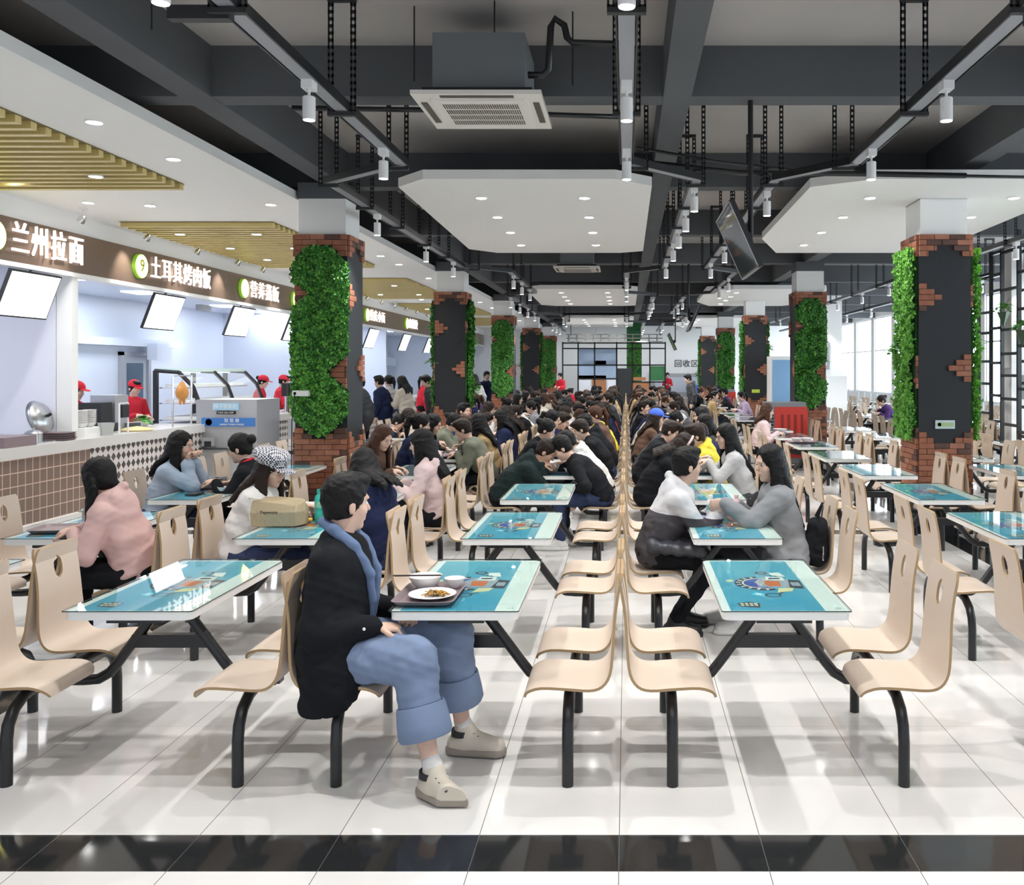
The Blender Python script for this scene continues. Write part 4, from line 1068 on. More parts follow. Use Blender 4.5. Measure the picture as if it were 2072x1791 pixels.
# ============================================================ PEOPLE: smooth-union bodies
V3 = lambda *a: np.array(a, dtype=float)
def unit(v): return v / (np.linalg.norm(v) + 1e-9)
class Fld:
    def __init__(s, lo, hi, h):
        s.h = h; s.lo = np.array(lo, float); s.n = np.ceil((np.array(hi) - s.lo) / h).astype(int) + 1
        s.F = np.full(s.n, .25, np.float32)
    def sub(s, lo, hi):
        a = np.clip(np.floor((lo - s.lo) / s.h).astype(int), 0, s.n); b = np.clip(np.ceil((hi - s.lo) / s.h).astype(int) + 1, 0, s.n)
        if np.any(b <= a): return None
        ax = [(s.lo[i] + s.h * np.arange(a[i], b[i])).astype(np.float32) for i in range(3)]
        X, Y, Z = np.meshgrid(*ax, indexing='ij', sparse=True)
        return (slice(a[0], b[0]), slice(a[1], b[1]), slice(a[2], b[2])), X, Y, Z
    def comb(s, sl, d, k, neg):
        A = s.F[sl]
        if neg:
            d = -d; h = np.maximum(k - np.abs(A - d), 0) / k
            s.F[sl] = np.maximum(A, d) + h * h * k * .25
        else:
            h = np.maximum(k - np.abs(A - d), 0) / k
            s.F[sl] = np.minimum(A, d) - h * h * k * .25
    def cone(s, a, b, r1, r2, k=.03, neg=False, sq=None):
        a = np.array(a, float); b = np.array(b, float)
        m = max(r1, r2) * (sq[1] if sq else 1) * 1.1 + k + 2 * s.h
        q = s.sub(np.minimum(a, b) - m, np.maximum(a, b) + m)
        if q is None: return
        sl, X, Y, Z = q
        px, py, pz = X - a[0], Y - a[1], Z - a[2]
        ba = b - a
        if sq:
            u = unit(np.array(sq[0], float)); g = 1 / sq[1] - 1
            t = px * u[0] + py * u[1] + pz * u[2]
            px = px + g * t * u[0]; py = py + g * t * u[1]; pz = pz + g * t * u[2]
            ba = ba + g * ba.dot(u) * u
        L2 = ba.dot(ba) + 1e-9
        t = np.clip((px * ba[0] + py * ba[1] + pz * ba[2]) / L2, 0, 1)
        d = np.sqrt((px - t * ba[0]) ** 2 + (py - t * ba[1]) ** 2 + (pz - t * ba[2]) ** 2) - (r1 + (r2 - r1) * t)
        s.comb(sl, d.astype(np.float32), k, neg)
    def chain(s, pts, rs, k=.02, sq=None):
        for i in range(len(pts) - 1): s.cone(pts[i], pts[i + 1], rs[i], rs[i + 1], k, sq=sq)
    def ell(s, c, r, R=None, k=.02, neg=False):
        c = np.array(c, float); m = max(r) + k + 2 * s.h
        q = s.sub(c - m, c + m)
        if q is None: return
        sl, X, Y, Z = q
        P = [X - c[0], Y - c[1], Z - c[2]]
        if R is not None: P = [P[0] * R[0, i] + P[1] * R[1, i] + P[2] * R[2, i] for i in range(3)]
        k0 = np.sqrt(sum((P[i] / r[i]) ** 2 for i in range(3))); k1 = np.sqrt(sum((P[i] / r[i] ** 2) ** 2 for i in range(3))) + 1e-6
        s.comb(sl, (k0 * (k0 - 1) / k1).astype(np.float32), k, neg)
    def plane(s, c, n, k=.004):
        n = unit(np.array(n, float)); ax = [(s.lo[i] + s.h * np.arange(s.n[i]) - c[i]).astype(np.float32) for i in range(3)]
        X, Y, Z = np.meshgrid(*ax, indexing='ij', sparse=True)
        s.F = np.maximum(s.F, X * n[0] + Y * n[1] + Z * n[2])
    def noise(s, amp, f=1., ph=0.):
        ax = [(s.lo[i] + s.h * np.arange(s.n[i])).astype(np.float32) for i in range(3)]
        X, Y, Z = np.meshgrid(*ax, indexing='ij', sparse=True)
        w = np.sin(f * (13 * X + 5 * Z) + 2.2 * np.sin(f * 9 * Y + ph) + ph) * np.sin(f * (19 * Z + 6 * Y) + 1.7 * np.sin(f * 11 * X + 1.3))
        w2 = np.sin(f * (31 * X - 17 * Z) + 1.5 * np.sin(f * 23 * Y) + ph) * np.sin(f * (37 * Z + 13 * X) + ph)
        w3 = 1 - 2 * np.abs(np.sin(f * (9 * X + 14 * Z) + 2.5 * np.sin(f * 7 * Z + 5 * f * Y + ph)))
        s.F += (amp * w + amp * .45 * w2 - amp * .55 * w3).astype(np.float32)
    def mesh(s, name, mats, fmat=None):
        F = s.F; F[0] = F[-1] = .25; F[:, 0] = F[:, -1] = .25; F[:, :, 0] = F[:, :, -1] = .25
        I = F < 0; nx, ny, nz = F.shape
        c = np.zeros((nx - 1, ny - 1, nz - 1), np.int8)
        for i in (0, 1):
            for j in (0, 1):
                for k in (0, 1): c += I[i:nx - 1 + i, j:ny - 1 + j, k:nz - 1 + k]
        act = (c > 0) & (c < 8); idx = np.full(act.shape, -1, np.int32); ijk = np.argwhere(act); idx[act] = np.arange(len(ijk))
        acc = np.zeros((len(ijk), 3)); cnt = np.zeros(len(ijk)); quads = []
        base = ijk
        def Fv(o): return F[base[:, 0] + o[0], base[:, 1] + o[1], base[:, 2] + o[2]]
        for ax in range(3):
            o1, o2 = [i for i in range(3) if i != ax]
            for a in (0, 1):
                for b in (0, 1):
                    o = [0, 0, 0]; o[o1] = a; o[o2] = b; p = list(o); p[ax] = 1
                    f0, f1 = Fv(o), Fv(p); m = (f0 < 0) != (f1 < 0)
                    t = f0[m] / (f0[m] - f1[m]); q = np.tile(np.array(o, float), (m.sum(), 1)); q[:, ax] = t
                    acc[m] += q; cnt[m] += 1
        V = (base + acc / cnt[:, None]) * s.h + s.lo
        for ax in range(3):
            o1, o2 = (ax + 1) % 3, (ax + 2) % 3
            A = np.take(I, range(0, I.shape[ax] - 1), ax); B = np.take(I, range(1, I.shape[ax]), ax)
            E = np.argwhere(A != B)
            ins = A[E[:, 0], E[:, 1], E[:, 2]]
            def cell(d1, d2):
                q = E.copy(); q[:, o1] -= d1; q[:, o2] -= d2
                return idx[q[:, 0], q[:, 1], q[:, 2]]
            q = np.stack([cell(0, 0), cell(1, 0), cell(1, 1), cell(0, 1)], 1)
            q[~ins] = q[~ins][:, ::-1]
            quads.append(q)
        Q = np.concatenate(quads)
        me = bpy.data.meshes.new(name)
        me.vertices.add(len(V)); me.vertices.foreach_set('co', V.astype(np.float32).ravel())
        me.loops.add(len(Q) * 4); me.loops.foreach_set('vertex_index', Q.astype(np.int32).ravel())
        me.polygons.add(len(Q)); me.polygons.foreach_set('loop_start', np.arange(0, len(Q) * 4, 4, dtype=np.int32))
        me.polygons.foreach_set('use_smooth', np.ones(len(Q), bool))
        for m in mats: me.materials.append(m)
        if fmat is not None:
            C = V[Q].mean(1); me.polygons.foreach_set('material_index', fmat(C).astype(np.int32))
        me.update(calc_edges=True); me.validate()
        return me
M_skin = mat('skin', (.66, .44, .34), .5, spec=.4); M_skin2 = mat('skin_tan', (.50, .31, .22), .5, spec=.4)
M_lip = mat('lips', (.52, .24, .21), .4); M_eyew = mat('eye_white', (.75, .75, .75), .2); M_iris = mat('iris', (.02, .012, .01), .1)
def hair_mat(name, c):
    m = mat(name, c, .48, spec=.22); nt = m.node_tree; b = nt.nodes['Principled BSDF']
    tc = N(nt, 'ShaderNodeTexCoord'); mp = N(nt, 'ShaderNodeMapping'); mp.inputs['Scale'].default_value = (230, 230, 14)
    nz = N(nt, 'ShaderNodeTexNoise'); nz.inputs['Scale'].default_value = 1.; bp = N(nt, 'ShaderNodeBump'); bp.inputs['Strength'].default_value = .8; bp.inputs['Distance'].default_value = .004
    nt.links.new(tc.outputs['Object'], mp.inputs[0]); nt.links.new(mp.outputs[0], nz.inputs['Vector']); nt.links.new(nz.outputs['Fac'], bp.inputs['Height']); nt.links.new(bp.outputs[0], b.inputs['Normal'])
    return m
M_hair = hair_mat('black_hair', (.006, .0055, .006)); M_hairb = hair_mat('brown_hair', (.06, .026, .014)); M_haird = hair_mat('dark_brown_hair', (.020, .012, .009))
def cloth(name, c, rough=.9, **k): return mat('cloth_' + name, c, rough, spec=.2, bump=(180, .15), **k)
C_black = cloth('black', (.009, .010, .013)); C_navy = cloth('navy', (.012, .018, .055)); C_dkgreen = cloth('dark_green', (.013, .024, .024)); C_pink = cloth('dusty_pink', (.60, .40, .38)); C_ppink = cloth('pale_pink', (.62, .48, .48))
C_denim = cloth('washed_denim', (.33, .40, .50)); C_ddenim = cloth('collar_denim', (.13, .185, .31)); C_jeans = cloth('light_jeans', (.19, .25, .38), var=(6, .12)); C_djeans = cloth('dark_jeans', (.035, .05, .11)); C_white = cloth('white', (.72, .71, .70)); C_cream = cloth('cream', (.58, .52, .45)); C_tan = cloth('tan', (.34, .24, .12)); C_grey = cloth('grey', (.27, .28, .30)); C_lgrey = cloth('light_grey', (.45, .45, .46))
C_yellow = cloth('yellow', (.74, .62, .07)); C_red = cloth('red', (.60, .03, .05)); C_olive = cloth('olive', (.16, .17, .13)); C_purple = cloth('purple', (.08, .04, .16)); C_lav = cloth('lavender', (.42, .33, .46)); C_blue = cloth('cap_blue', (.07, .14, .62)); C_brown = cloth('brown', (.12, .07, .05)); C_dgrey = cloth('charcoal', (.05, .052, .058)); C_coat = cloth('grey_coat', (.235, .245, .26))
def split_mat():
    m = mat('two_tone_hoodie', (.6, .6, .62), .85); nt = m.node_tree; b = nt.nodes['Principled BSDF']; o = xyz(nt)
    nt.links.new(mixc(nt, mth(nt, 'GREATER_THAN', mth(nt, 'ADD', o[2], mth(nt, 'MULTIPLY', o[0], .12)), .835), (.045, .042, .05), (.55, .55, .57)), b.inputs['Base Color']); return m
def check_mat():
    m = mat('houndstooth', (.5, .5, .5), .9); nt = m.node_tree; b = nt.nodes['Principled BSDF']; tc = N(nt, 'ShaderNodeTexCoord')
    c = N(nt, 'ShaderNodeTexChecker'); c.inputs['Scale'].default_value = 85; c.inputs[1].default_value = (.02, .025, .05, 1); c.inputs[2].default_value = (.72, .72, .75, 1)
    nt.links.new(tc.outputs['Object'], c.inputs[0]); nt.links.new(c.outputs[0], b.inputs['Base Color']); return m
def stripe_mat():
    m = mat('striped_cuff', (.5, .5, .5), .9); nt = m.node_tree; b = nt.nodes['Principled BSDF']; o = xyz(nt)
    f = mth(nt, 'GREATER_THAN', mth(nt, 'PINGPONG', mth(nt, 'ADD', o[0], mth(nt, 'MULTIPLY', o[2], .6)), .008), .004)
    nt.links.new(mixc(nt, f, (.6, .6, .6), (.02, .02, .03)), b.inputs['Base Color']); return m
C_split, C_check, C_stripe = split_mat(), check_mat(), stripe_mat()
M_shoe = mat('cream_boot', (.62, .56, .47), .6); M_sole = mat('taupe_sole', (.30, .26, .22), .7); M_wshoe = mat('white_sneaker', (.72, .72, .71), .5); M_bshoe = mat('black_shoe', (.015, .015, .017), .45)

def rot3(yaw, pitch, roll=0.):
    y, p, r = map(math.radians, (yaw, pitch, roll))
    Rz = np.array([[math.cos(y), -math.sin(y), 0], [math.sin(y), math.cos(y), 0], [0, 0, 1]])
    Ry = np.array([[math.cos(p), 0, math.sin(p)], [0, 1, 0], [-math.sin(p), 0, math.cos(p)]])
    Rx = np.array([[1, 0, 0], [0, math.cos(r), -math.sin(r)], [0, math.sin(r), math.cos(r)]])
    return Rz @ Ry @ Rx
def hand(F, W, d, n, side, curl, s=1.):
    """palm + five fingers; d = direction, n = palm facing, side = unit vector towards the thumb"""
    d = unit(np.array(d, float)); n = np.array(n, float); n = unit(n - d * n.dot(d)); sd = np.cross(n, d) * side
    R = np.stack([d, sd, n], 1)
    F.ell(W + d * .048 * s, (.054 * s, .041 * s, .017 * s), R, .01)
    for i, (L, o) in enumerate(((.072, .030), (.082, .010), (.077, -.010), (.060, -.028))):
        p = W + d * (.082 - .004 * abs(i - 1)) * s + sd * o * s; a = 0.; dirv = d
        for j, fr in enumerate((.45, .32, .23)):
            a += math.radians(curl * (1 + .12 * i)) * (1 if j else .8)
            dirv = d * math.cos(a) + n * math.sin(a); q = p + dirv * L * fr * s
            F.cone(p, q, (.0095 - .0008 * j) * s, (.0088 - .0008 * j) * s, .004); p = q
    p = W + d * .022 * s + sd * .030 * s
    for L, v in ((.036, d * .6 + sd * .75 + n * .25), (.034, d * .85 + sd * .35 + n * .35), (.026, d * .9 + n * .45)):
        q = p + unit(v) * L * s; F.cone(p, q, .0115 * s, .0095 * s, .006); p = q
def ik(S, W, a, b, pole):
    v = W - S; L = np.linalg.norm(v); L = min(L, (a + b) * .995); u = unit(v); W = S + u * L
    x = (a * a - b * b + L * L) / (2 * L); hgt = math.sqrt(max(0, a * a - x * x)); pole = np.array(pole, float); pole = unit(pole - u * pole.dot(u))
    return S + u * x + pole * hgt, W
DEF = dict(lean=12, bend=10, pz=.53, yaw=0, pitch=10, roll=0, twist=0, fem=False, wr=((.33, -.12, .80), (.33, .12, .80)), hd=((1, .3, -.1), (1, -.3, -.1)), pn=((0, .3, -1), (0, -.3, -1)), curl=28,
           knee=((.43, -.11, .505), (.43, .11, .505)), ank=((.41, -.12, .09), (.41, .12, .09)), toe=((1, -.1), (1, .1)), hair='short', hl=.3, top='jacket', legw=1., res=.010, shoes=True, cap=None, pole=((-.4, -.6, -1), (-.4, .6, -1)), hood=False, bulk=1., cuff=0)
PCACHE = {}
def person_meshes(key, **kw):
    if key in PCACHE: return PCACHE[key]
    s = dict(DEF); s.update(kw); out = {}
    h = s['res']; fem = s['fem']; A = V3
    P = A(0, 0, s['pz']); l1 = math.radians(s['lean']); l2 = math.radians(s['lean'] + s['bend'])
    mid = P + .20 * A(math.sin(l1), 0, math.cos(l1)); C = mid + .24 * A(math.sin(l2), 0, math.cos(l2)); up = A(math.sin(l2), 0, math.cos(l2))
    tw = math.radians(s['twist']); lat = A(-math.sin(tw), math.cos(tw), 0); fw = np.cross(lat, up)
    sw = .155 if fem else .175
    SH = [C - lat * sw - up * .035, C + lat * sw - up * .035]
    nb = C + up * .035
    hp = math.radians(s['lean'] * .55 + s['pitch'] * .55)
    Rh = rot3(s['yaw'], s['pitch'], s['roll'])
    neck = nb + .075 * A(math.sin(hp), 0, math.cos(hp)); H = neck + Rh @ A(.018, 0, .085)
    hw = lambda x, y, z: H + Rh @ A(x, y, z)
    arms = []
    for i in (0, 1):
        e, w = ik(SH[i], A(*s['wr'][i]), .275 * (.94 if fem else 1), .25 * (.94 if fem else 1), s['pole'][i]); arms.append((SH[i], e, w))
    hips = [P + A(.01, -.09, -.015), P + A(.01, .09, -.015)]; KN = [A(*k) for k in s['knee']]; AN = [A(*k) for k in s['ank']]
    pts = [P, C, H] + [q for a in arms for q in a] + KN + AN
    lo = np.min(pts, 0) - .26; hi = np.max(pts, 0) + .26; lo[2] = max(lo[2], -.02)
    b_ = s['bulk']
    # ---- body
    F = Fld(lo, hi, min(h, .0085))
    F.cone(P + A(0, 0, .02), C - up * .08, .085, .09, .04, sq=(lat, 1.3)); F.cone(SH[0], SH[1], .04, .04, .04)
    F.cone(nb - up * .03, neck + Rh @ A(.0, 0, .03), .052 if not fem else .044, .050 if not fem else .042, .02)
    F.ell(hw(-.008, 0, .035), (.094, .075, .088), Rh, .02); F.ell(hw(.028, 0, -.045), (.060, .055, .072), Rh, .035)
    F.cone(hw(.085, 0, .015), hw(.104, 0, -.024), .007, .0125, .012); F.ell(hw(.078, 0, .028), (.018, .05, .010), Rh, .015)
    for q in (-1, 1):
        F.ell(hw(.092, q * .031, .006), (.014, .017, .011), Rh, .012, neg=True)
        F.ell(hw(-.008, q * .078, -.012), (.020, .008, .031), rot3(s['yaw'] + q * -18, s['pitch']), .006)
        F.ell(hw(.055, q * .038, -.03), (.026, .02, .022), Rh, .02)
    F.ell(hw(.082, 0, -.057), (.014, .024, .0065), Rh, .004); F.ell(hw(.080, 0, -.069), (.014, .021, .0065), Rh, .004)
    F.ell(hw(.062, 0, -.10), (.022, .022, .018), Rh, .02)
    for i, (a, e, w) in enumerate(arms):
        F.chain([a, e, w], [.042, .036, .025], .015); hand(F, w, s['hd'][i], s['pn'][i], 1 if i == 0 else -1, s['curl'], .97 if fem else 1.05)
    for i in (0, 1): F.chain([hips[i], KN[i], AN[i]], [.07, .05, .034], .02); F.cone(AN[i], AN[i] + A(s['toe'][i][0] * .1, s['toe'][i][1] * .1, -.05), .03, .025, .02)
    def fm(Cc):
        L = (Cc - H) @ Rh; m = np.zeros(len(Cc), int)
        m[((L[:, 2] + .063) ** 2 / .0085 ** 2 + L[:, 1] ** 2 / .021 ** 2 < 1) & (L[:, 0] > .07)] = 1
        return m
    out['body'] = (F.mesh('body', [M_skin, M_lip], fm), 0)
    out['H'], out['R'] = H, Rh
    # ---- hair
    F = Fld(H - .20 - A(.12, 0, s['hl'] if s['hair'] in ('long', 'pony', 'mid') else 0), H + .2, min(h, .0075))
    st = s['hair']; g = .012 if st == 'short' else .014
    F.ell(hw(-.014, 0, .042), (.094 + g, .076 + g, .088 + g), Rh, .01); F.ell(hw(-.035, 0, -.01), (.072, .068 + g * .8, .085), Rh, .02)
    if st == 'short':
        F.ell(hw(.035, 0, .105), (.07, .065, .035), Rh, .02)
        F.ell(hw(.105, 0, -.02), (.075, .10, .088), Rh, .01, neg=True); F.ell(hw(.0, 0, -.115), (.12, .12, .062), Rh, .01, neg=True)
        for q in (-1, 1): F.ell(hw(.004, q * .10, -.028), (.03, .03, .04), Rh, .008, neg=True)
        F.noise(.0022, 4.5); F.noise(.0014, 8, 1.)
    else:
        F.ell(hw(.108, 0, -.02), (.072, .070 if st == 'pony' else .062, .10), Rh, .012, neg=True)
        if st in ('pony', 'bun'): F.ell(hw(.01, 0, -.10), (.10, .11, .055), Rh, .01, neg=True)
        rs = random.Random(len(key))
        Ln = s['hl']
        pass
        if st in ('long', 'mid'):
            n = 36
            for k in range(n):
                th = math.radians(62 + 236 * k / (n - 1)); c0, s0 = math.cos(th), math.sin(th)
                p0 = hw(-.015 + .088 * c0, .080 * s0, .03); p1 = hw(-.02 + .098 * c0, .090 * s0, -.06)
                frontish = c0 > -.1
                if s.get('hf') and not frontish: continue
                Ln_ = Ln
                L = Ln_ * (.85 + .25 * rs.random()) * (.8 if frontish and s.get('shortfront') else 1)
                # hang along the back of the torso or over the chest
                q = p1 + A(-.02 if not frontish else .0, 0, -L * .5); q2 = q + A(-.03 * math.sin(l2) - .01 if not frontish else .01, .008 * s0, -L * .5)
                bx = C[0] - math.sin(l2) * .2 - .135
                if not frontish: ho = .055 if s['top'] == 'hoodie' else 0.; q[0] = min(q[0], C[0] - .12 - ho * (L > .1)) ; q2[0] = min(q2[0], mid[0] - .14 - ho + (.04 if L < .3 else 0)) if L > .1 else q[0] + .02
                q[1] *= 1.05; q2[1] *= .95
                F.chain([p0, p1, q, q2], [.020, .021, .020, .008], .006)
        if st == 'pony':
            p = [hw(-.10, 0, .06), hw(-.15, 0, .05), hw(-.165, 0, -.04), hw(-.165, 0, -.04) + A(-.0, 0, -Ln)]; F.chain(p, [.022, .03, .036, .012], .01)
        if st == 'bun': F.ell(hw(-.12, 0, .06), (.045, .05, .045), Rh, .01)
        F.noise(.0025, 4.)
    for q in (-1, 1): F.cone(hw(.088, q * .018, .030), hw(.079, q * .048, .032), .0042, .003, .002)
    out['hair'] = (F.mesh('hair', [M_hair]), 1)
    # ---- top
    F = Fld(lo, hi, h); tp = s['top']; g = {'jacket': .022, 'hoodie': .026, 'coat': .030, 'sweater': .028, 'shirt': .014}[tp] * b_
    hem = {'jacket': -.07, 'hoodie': -.06, 'coat': -.10, 'sweater': -.05, 'shirt': -.03}[tp]
    ww = 1.28 if fem else 1.36
    F.cone(P + A(-.01, 0, hem + .07), mid, .108 + g, .106 + g, .04, sq=(lat, ww)); F.cone(mid, C - up * .075, .106 + g, .108 + g, .04, sq=(lat, ww))
    F.cone(SH[0] + lat * .03, C + up * .0, .036 + g, .048 + g, .05); F.cone(C, SH[1] - lat * .03, .048 + g, .036 + g, .05)
    for i, (a, e, w) in enumerate(arms):
        we = w + (e - w) * .10
        F.chain([a, e], [.043 + g * .9, .036 + g], .03); F.chain([e, we], [.038 + g, .026 + g * .8], .02)
        if s['cuff']: F.cone(w + (e - w) * .22, w + (e - w) * .1, .034 + g, .036 + g, .008)
    if tp in ('hoodie',) or s['hood']:
        F.ell(nb - fw * .090 - up * .025, (.055, .125, .085), np.stack([fw, lat, up], 1), .035)
        F.cone(nb - lat * .07 - fw * .02 + up * .012, nb + lat * .07 - fw * .02 + up * .012, .046, .046, .03); F.chain([nb - lat * .085 - fw * .05 + up * .035, nb - fw * .12 + up * .045, nb + lat * .085 - fw * .05 + up * .035], [.024, .030, .024], .02); F.ell(neck + up * .01, (.062, .062, .07), None, .01, neg=True)
    elif tp == 'coat' or tp == 'jacket':
        F.cone(nb - lat * .035 + up * .012 - fw * .02, nb + lat * .035 + up * .012 - fw * .02, .048, .048, .02); F.ell(neck + up * .0 + fw * .012, (.054, .054, .06), None, .008, neg=True)
    else:
        F.ell(neck, (.055, .055, .05), None, .008, neg=True)
    if tp == 'coat':
        for q in (0, 1):
            F.cone(P + A(-.06, (q * 2 - 1) * .10, .04), (KN[q] * .45 + P * .55) + A(0, 0, .0), .10, .085, .04)
        for a_, b2 in s.get('skirt', [((-.13, -.1, .5), (-.16, -.1, .3)), ((-.13, .1, .5), (-.16, .1, .3))]): F.cone(a_, b2, .075, .05, .05, sq=((0, 1, 0), 1.7))
    for a_, b2, r1, r2, sq_ in s.get('extra', []): F.cone(a_, b2, r1, r2, .05, sq=((0, 1, 0), sq_))
    if s.get('hemcut'): F.plane((0, 0, s['hemcut']), (.05, 0, -1))
    F.noise(.0045 if tp != 'shirt' else .003, 1.15, len(key)); F.noise(.0022, 2.4, 1.)
    out['top'] = (F.mesh('top', [C_black]), 2)
    # ---- trousers
    F = Fld(lo, hi, h); lw = s['legw']
    F.cone(P - A(.02, .05, 0), P + A(-.02, .05, 0), .115, .115, .03)
    for i in (0, 1):
        k0 = AN[i] + (KN[i] - AN[i]) * (s.get('rise', .08))
        F.chain([hips[i], KN[i]], [.092 * (1 + (lw - 1) * .5), .070 * lw], .03); F.chain([KN[i], k0], [.068 * lw, .054 * lw], .02)
        if s.get('rise', 0) > .2: F.cone(k0 + (KN[i] - k0) * .22, k0, .060 * lw, .062 * lw, .006)
        d = unit(AN[i] - KN[i])
    F.noise(.0045, 1.3, 2.)
    F.noise(.002, 2.6, .5)
    out['trousers'] = (F.mesh('trousers', [C_black]), 3)
    # ---- shoes
    if s['shoes']:
        for i in (0, 1):
            a = AN[i]; t = unit(A(s['toe'][i][0], s['toe'][i][1], 0)); heel = A(a[0], a[1], 0) - t * .035; toe = A(a[0], a[1], 0) + t * .155
            z0 = a[2] - .09
            F = Fld(heel - .12, toe + .16 + A(0, 0, z0), .006 if h < .008 else .009)
            zz = A(0, 0, z0)
            F.cone(heel + zz + A(0, 0, .045), toe + zz + A(0, 0, .040), .042, .041, .02); F.cone(a + t * .01 + A(0, 0, .02), heel + t * .05 + zz + A(0, 0, .06), .043, .046, .03); F.cone(a + A(0, 0, .09), a + A(0, 0, .2), .032, .036, .006, neg=True)
            F.cone(heel + zz + A(0, 0, .10) + t * .03, toe + zz - t * .06 + A(0, 0, .055), .030, .035, .03)
            F.plane(zz + A(0, 0, .022), (0, 0, -1))
            out['shoe%d' % i] = (F.mesh('shoe', [M_bshoe]), 4)
            F = Fld(heel - .12, toe + .16 + A(0, 0, z0), .006 if h < .008 else .009)
            F.cone(heel + zz + A(0, 0, .018), toe + zz + A(0, 0, .018), .049, .048, .01); F.plane(zz + A(0, 0, .002), (0, 0, -1)); F.plane(zz + A(0, 0, .034), (0, 0, 1))
            out['sole%d' % i] = (F.mesh('sole', [M_sole]), 5)
    PCACHE[key] = out
    out['spec'] = s; out['arms'] = arms; out['nb'] = nb; out['C'] = C; out['up'] = up; out['fw'] = fw; out['lat'] = lat; out['mid'] = mid; out['P'] = P; out['KN'] = KN; out['AN'] = AN
    return out
me_eye = MB().lathe([(0, .0105), (.0055, .0088), (.009, .005), (.0105, 0), (.009, -.005), (.0055, -.0088), (0, -.0105)][::-1], seg=14).mesh('eye', [M_eyew, M_iris], True)
for p in me_eye.polygons:
    if p.center.z > .0065: p.material_index = 1
def setm(o, m, i=0):
    o.material_slots[i].link = 'OBJECT'; o.material_slots[i].material = m
def person(key, label, loc, rz, look, group=None, cat='person', scale=1.05, eyes=True, **kw):
    """look: dict(top=, trousers=, hair=, shoe=, skin=)"""
    M = person_meshes(key, **kw)
    t = thing('person', label, cat, loc, rz, group, scale)
    b = put('body', M['body'][0], t); setm(b, look.get('skin', M_skin))
    hr = put('hair', M['hair'][0], t); setm(hr, look.get('hair', M_hair))
    if look.get('nohair'): bpy.data.objects.remove(hr)
    o = put(look.get('topname', 'jacket'), M['top'][0], t); setm(o, look['top'])
    o = put('trousers', M['trousers'][0], t); setm(o, look.get('trousers', C_dgrey))
    if M['spec']['shoes']:
        for i in (0, 1):
            sh = put('shoe', M['shoe%d' % i][0], t); setm(sh, look.get('shoe', M_wshoe))
            so = put('sole', M['sole%d' % i][0], sh); setm(so, look.get('sole', M_wshoe))
    H, R = M['H'], M['R']
    if eyes:
        for q in (-1, 1):
            p = H + R @ V3(.0775, q * .031, .004); e = put('eye', me_eye, t, p)
            Rm = Matrix([list(r) for r in R]) @ Euler((0, PI / 2, 0)).to_matrix(); e.rotation_euler = Rm.to_euler(); e.scale = (.62, 1.05, 1)
    if look.get('glasses'):
        mb = MB()
        for q in (-1, 1):
            c = H + R @ V3(.096, q * .033, .003)
            ring = [c + R @ V3(0, .021 * math.cos(a), .017 * math.sin(a)) for a in [2 * PI * k / 16 for k in range(17)]]
            mb.tube(ring, .0014, 5, caps=False); mb.tube([H + R @ V3(.094, q * .054, .006), H + R @ V3(.0, q * .084, .006)], .0014, 5)
        mb.tube([H + R @ V3(.098, -.012, .005), H + R @ V3(.098, .012, .005)], .0014, 5)
        mb.build('glasses', look['glasses'], t)
    return t, M
def cap_part(M, t, m, brim=1., name='cap', logo=None):
    H, R = M['H'], M['R']; hw = lambda x, y, z: H + R @ V3(x, y, z)
    F = Fld(H - .22, H + .24, .007)
    F.ell(hw(-.012, 0, .055), (.112, .096, .092), R, .01); n = R @ V3(0.10, 0, -1.)
    F.plane(hw(0, 0, .038), n)
    F.ell(hw(.115, 0, .040), (.075, .075, .010), R, .006)
    return put(name, F.mesh(name, [m]), t)
def newsboy(M, t, m):
    H, R = M['H'], M['R']; hw = lambda x, y, z: H + R @ V3(x, y, z)
    F = Fld(H - .24, H + .26, .006)
    F.ell(hw(-.035, 0, .088), (.135, .125, .058), R, .02); F.ell(hw(-.012, 0, .045), (.108, .092, .05), R, .02)
    F.plane(hw(0, 0, .022), R @ V3(0.05, 0, -1.)); F.ell(hw(.118, 0, .028), (.065, .075, .012), R, .01); F.noise(.003, 1.6)
    return put('newsboy_cap', F.mesh('newsboy_cap', [m]), t)

# ============================================================ WHO SITS WHERE
taken = set()
def sit(g, side, row, far, key, label, look, dx=0., **kw):
    x, y, rz = seat_pos(g, side, row, far); taken.add((g, side, row, far))
    f = 1 if side < 0 else -1
    return person(key, label, (x + f * (.0 + dx), y, 0), rz, look, **kw)
EAT = dict(wr=((.32, -.07, .90), (.34, .10, .82)), curl=45)
# hero
HS_ = 1.08
t, M = person('hero', 'young man in black denim-collared coat and rolled light jeans sitting sideways at the nearest table', (-1.37, 4.33, 0), 0,
    dict(top=C_black, trousers=C_jeans, shoe=M_shoe, sole=M_sole, topname='coat', hair=M_hair), scale=HS_, res=.0065, top='coat', lean=-2, bend=4, pz=.535, yaw=42, pitch=4, legw=1.5, rise=.50, hemcut=.315,
    knee=((.37, -.20, .535), (.47, .10, .55)), ank=((.47, -.29, .095), (.52, .14, .095)), toe=((.75, -.65), (1, -.15)), wr=((.20, -.15, .665), (.235, .09, .68)), hd=((1, .45, -.15), (.75, -.85, -.1)), pn=((.2, .2, -1), (.1, 0, -1)), curl=58,
    pole=((-.3, -.35, -1), (-.4, .4, -1)), bulk=1.0, skirt=[((-.08, .0, .5), (-.08, .0, .40))], extra=[((.0, -.06, .80), (.0, -.12, .50), .115, .12, 1.3), ((-.01, -.13, .52), (-.015, -.15, .30), .115, .11, 1.15), ((.05, -.12, .56), (.07, -.16, .42), .09, .07, 1.3)])
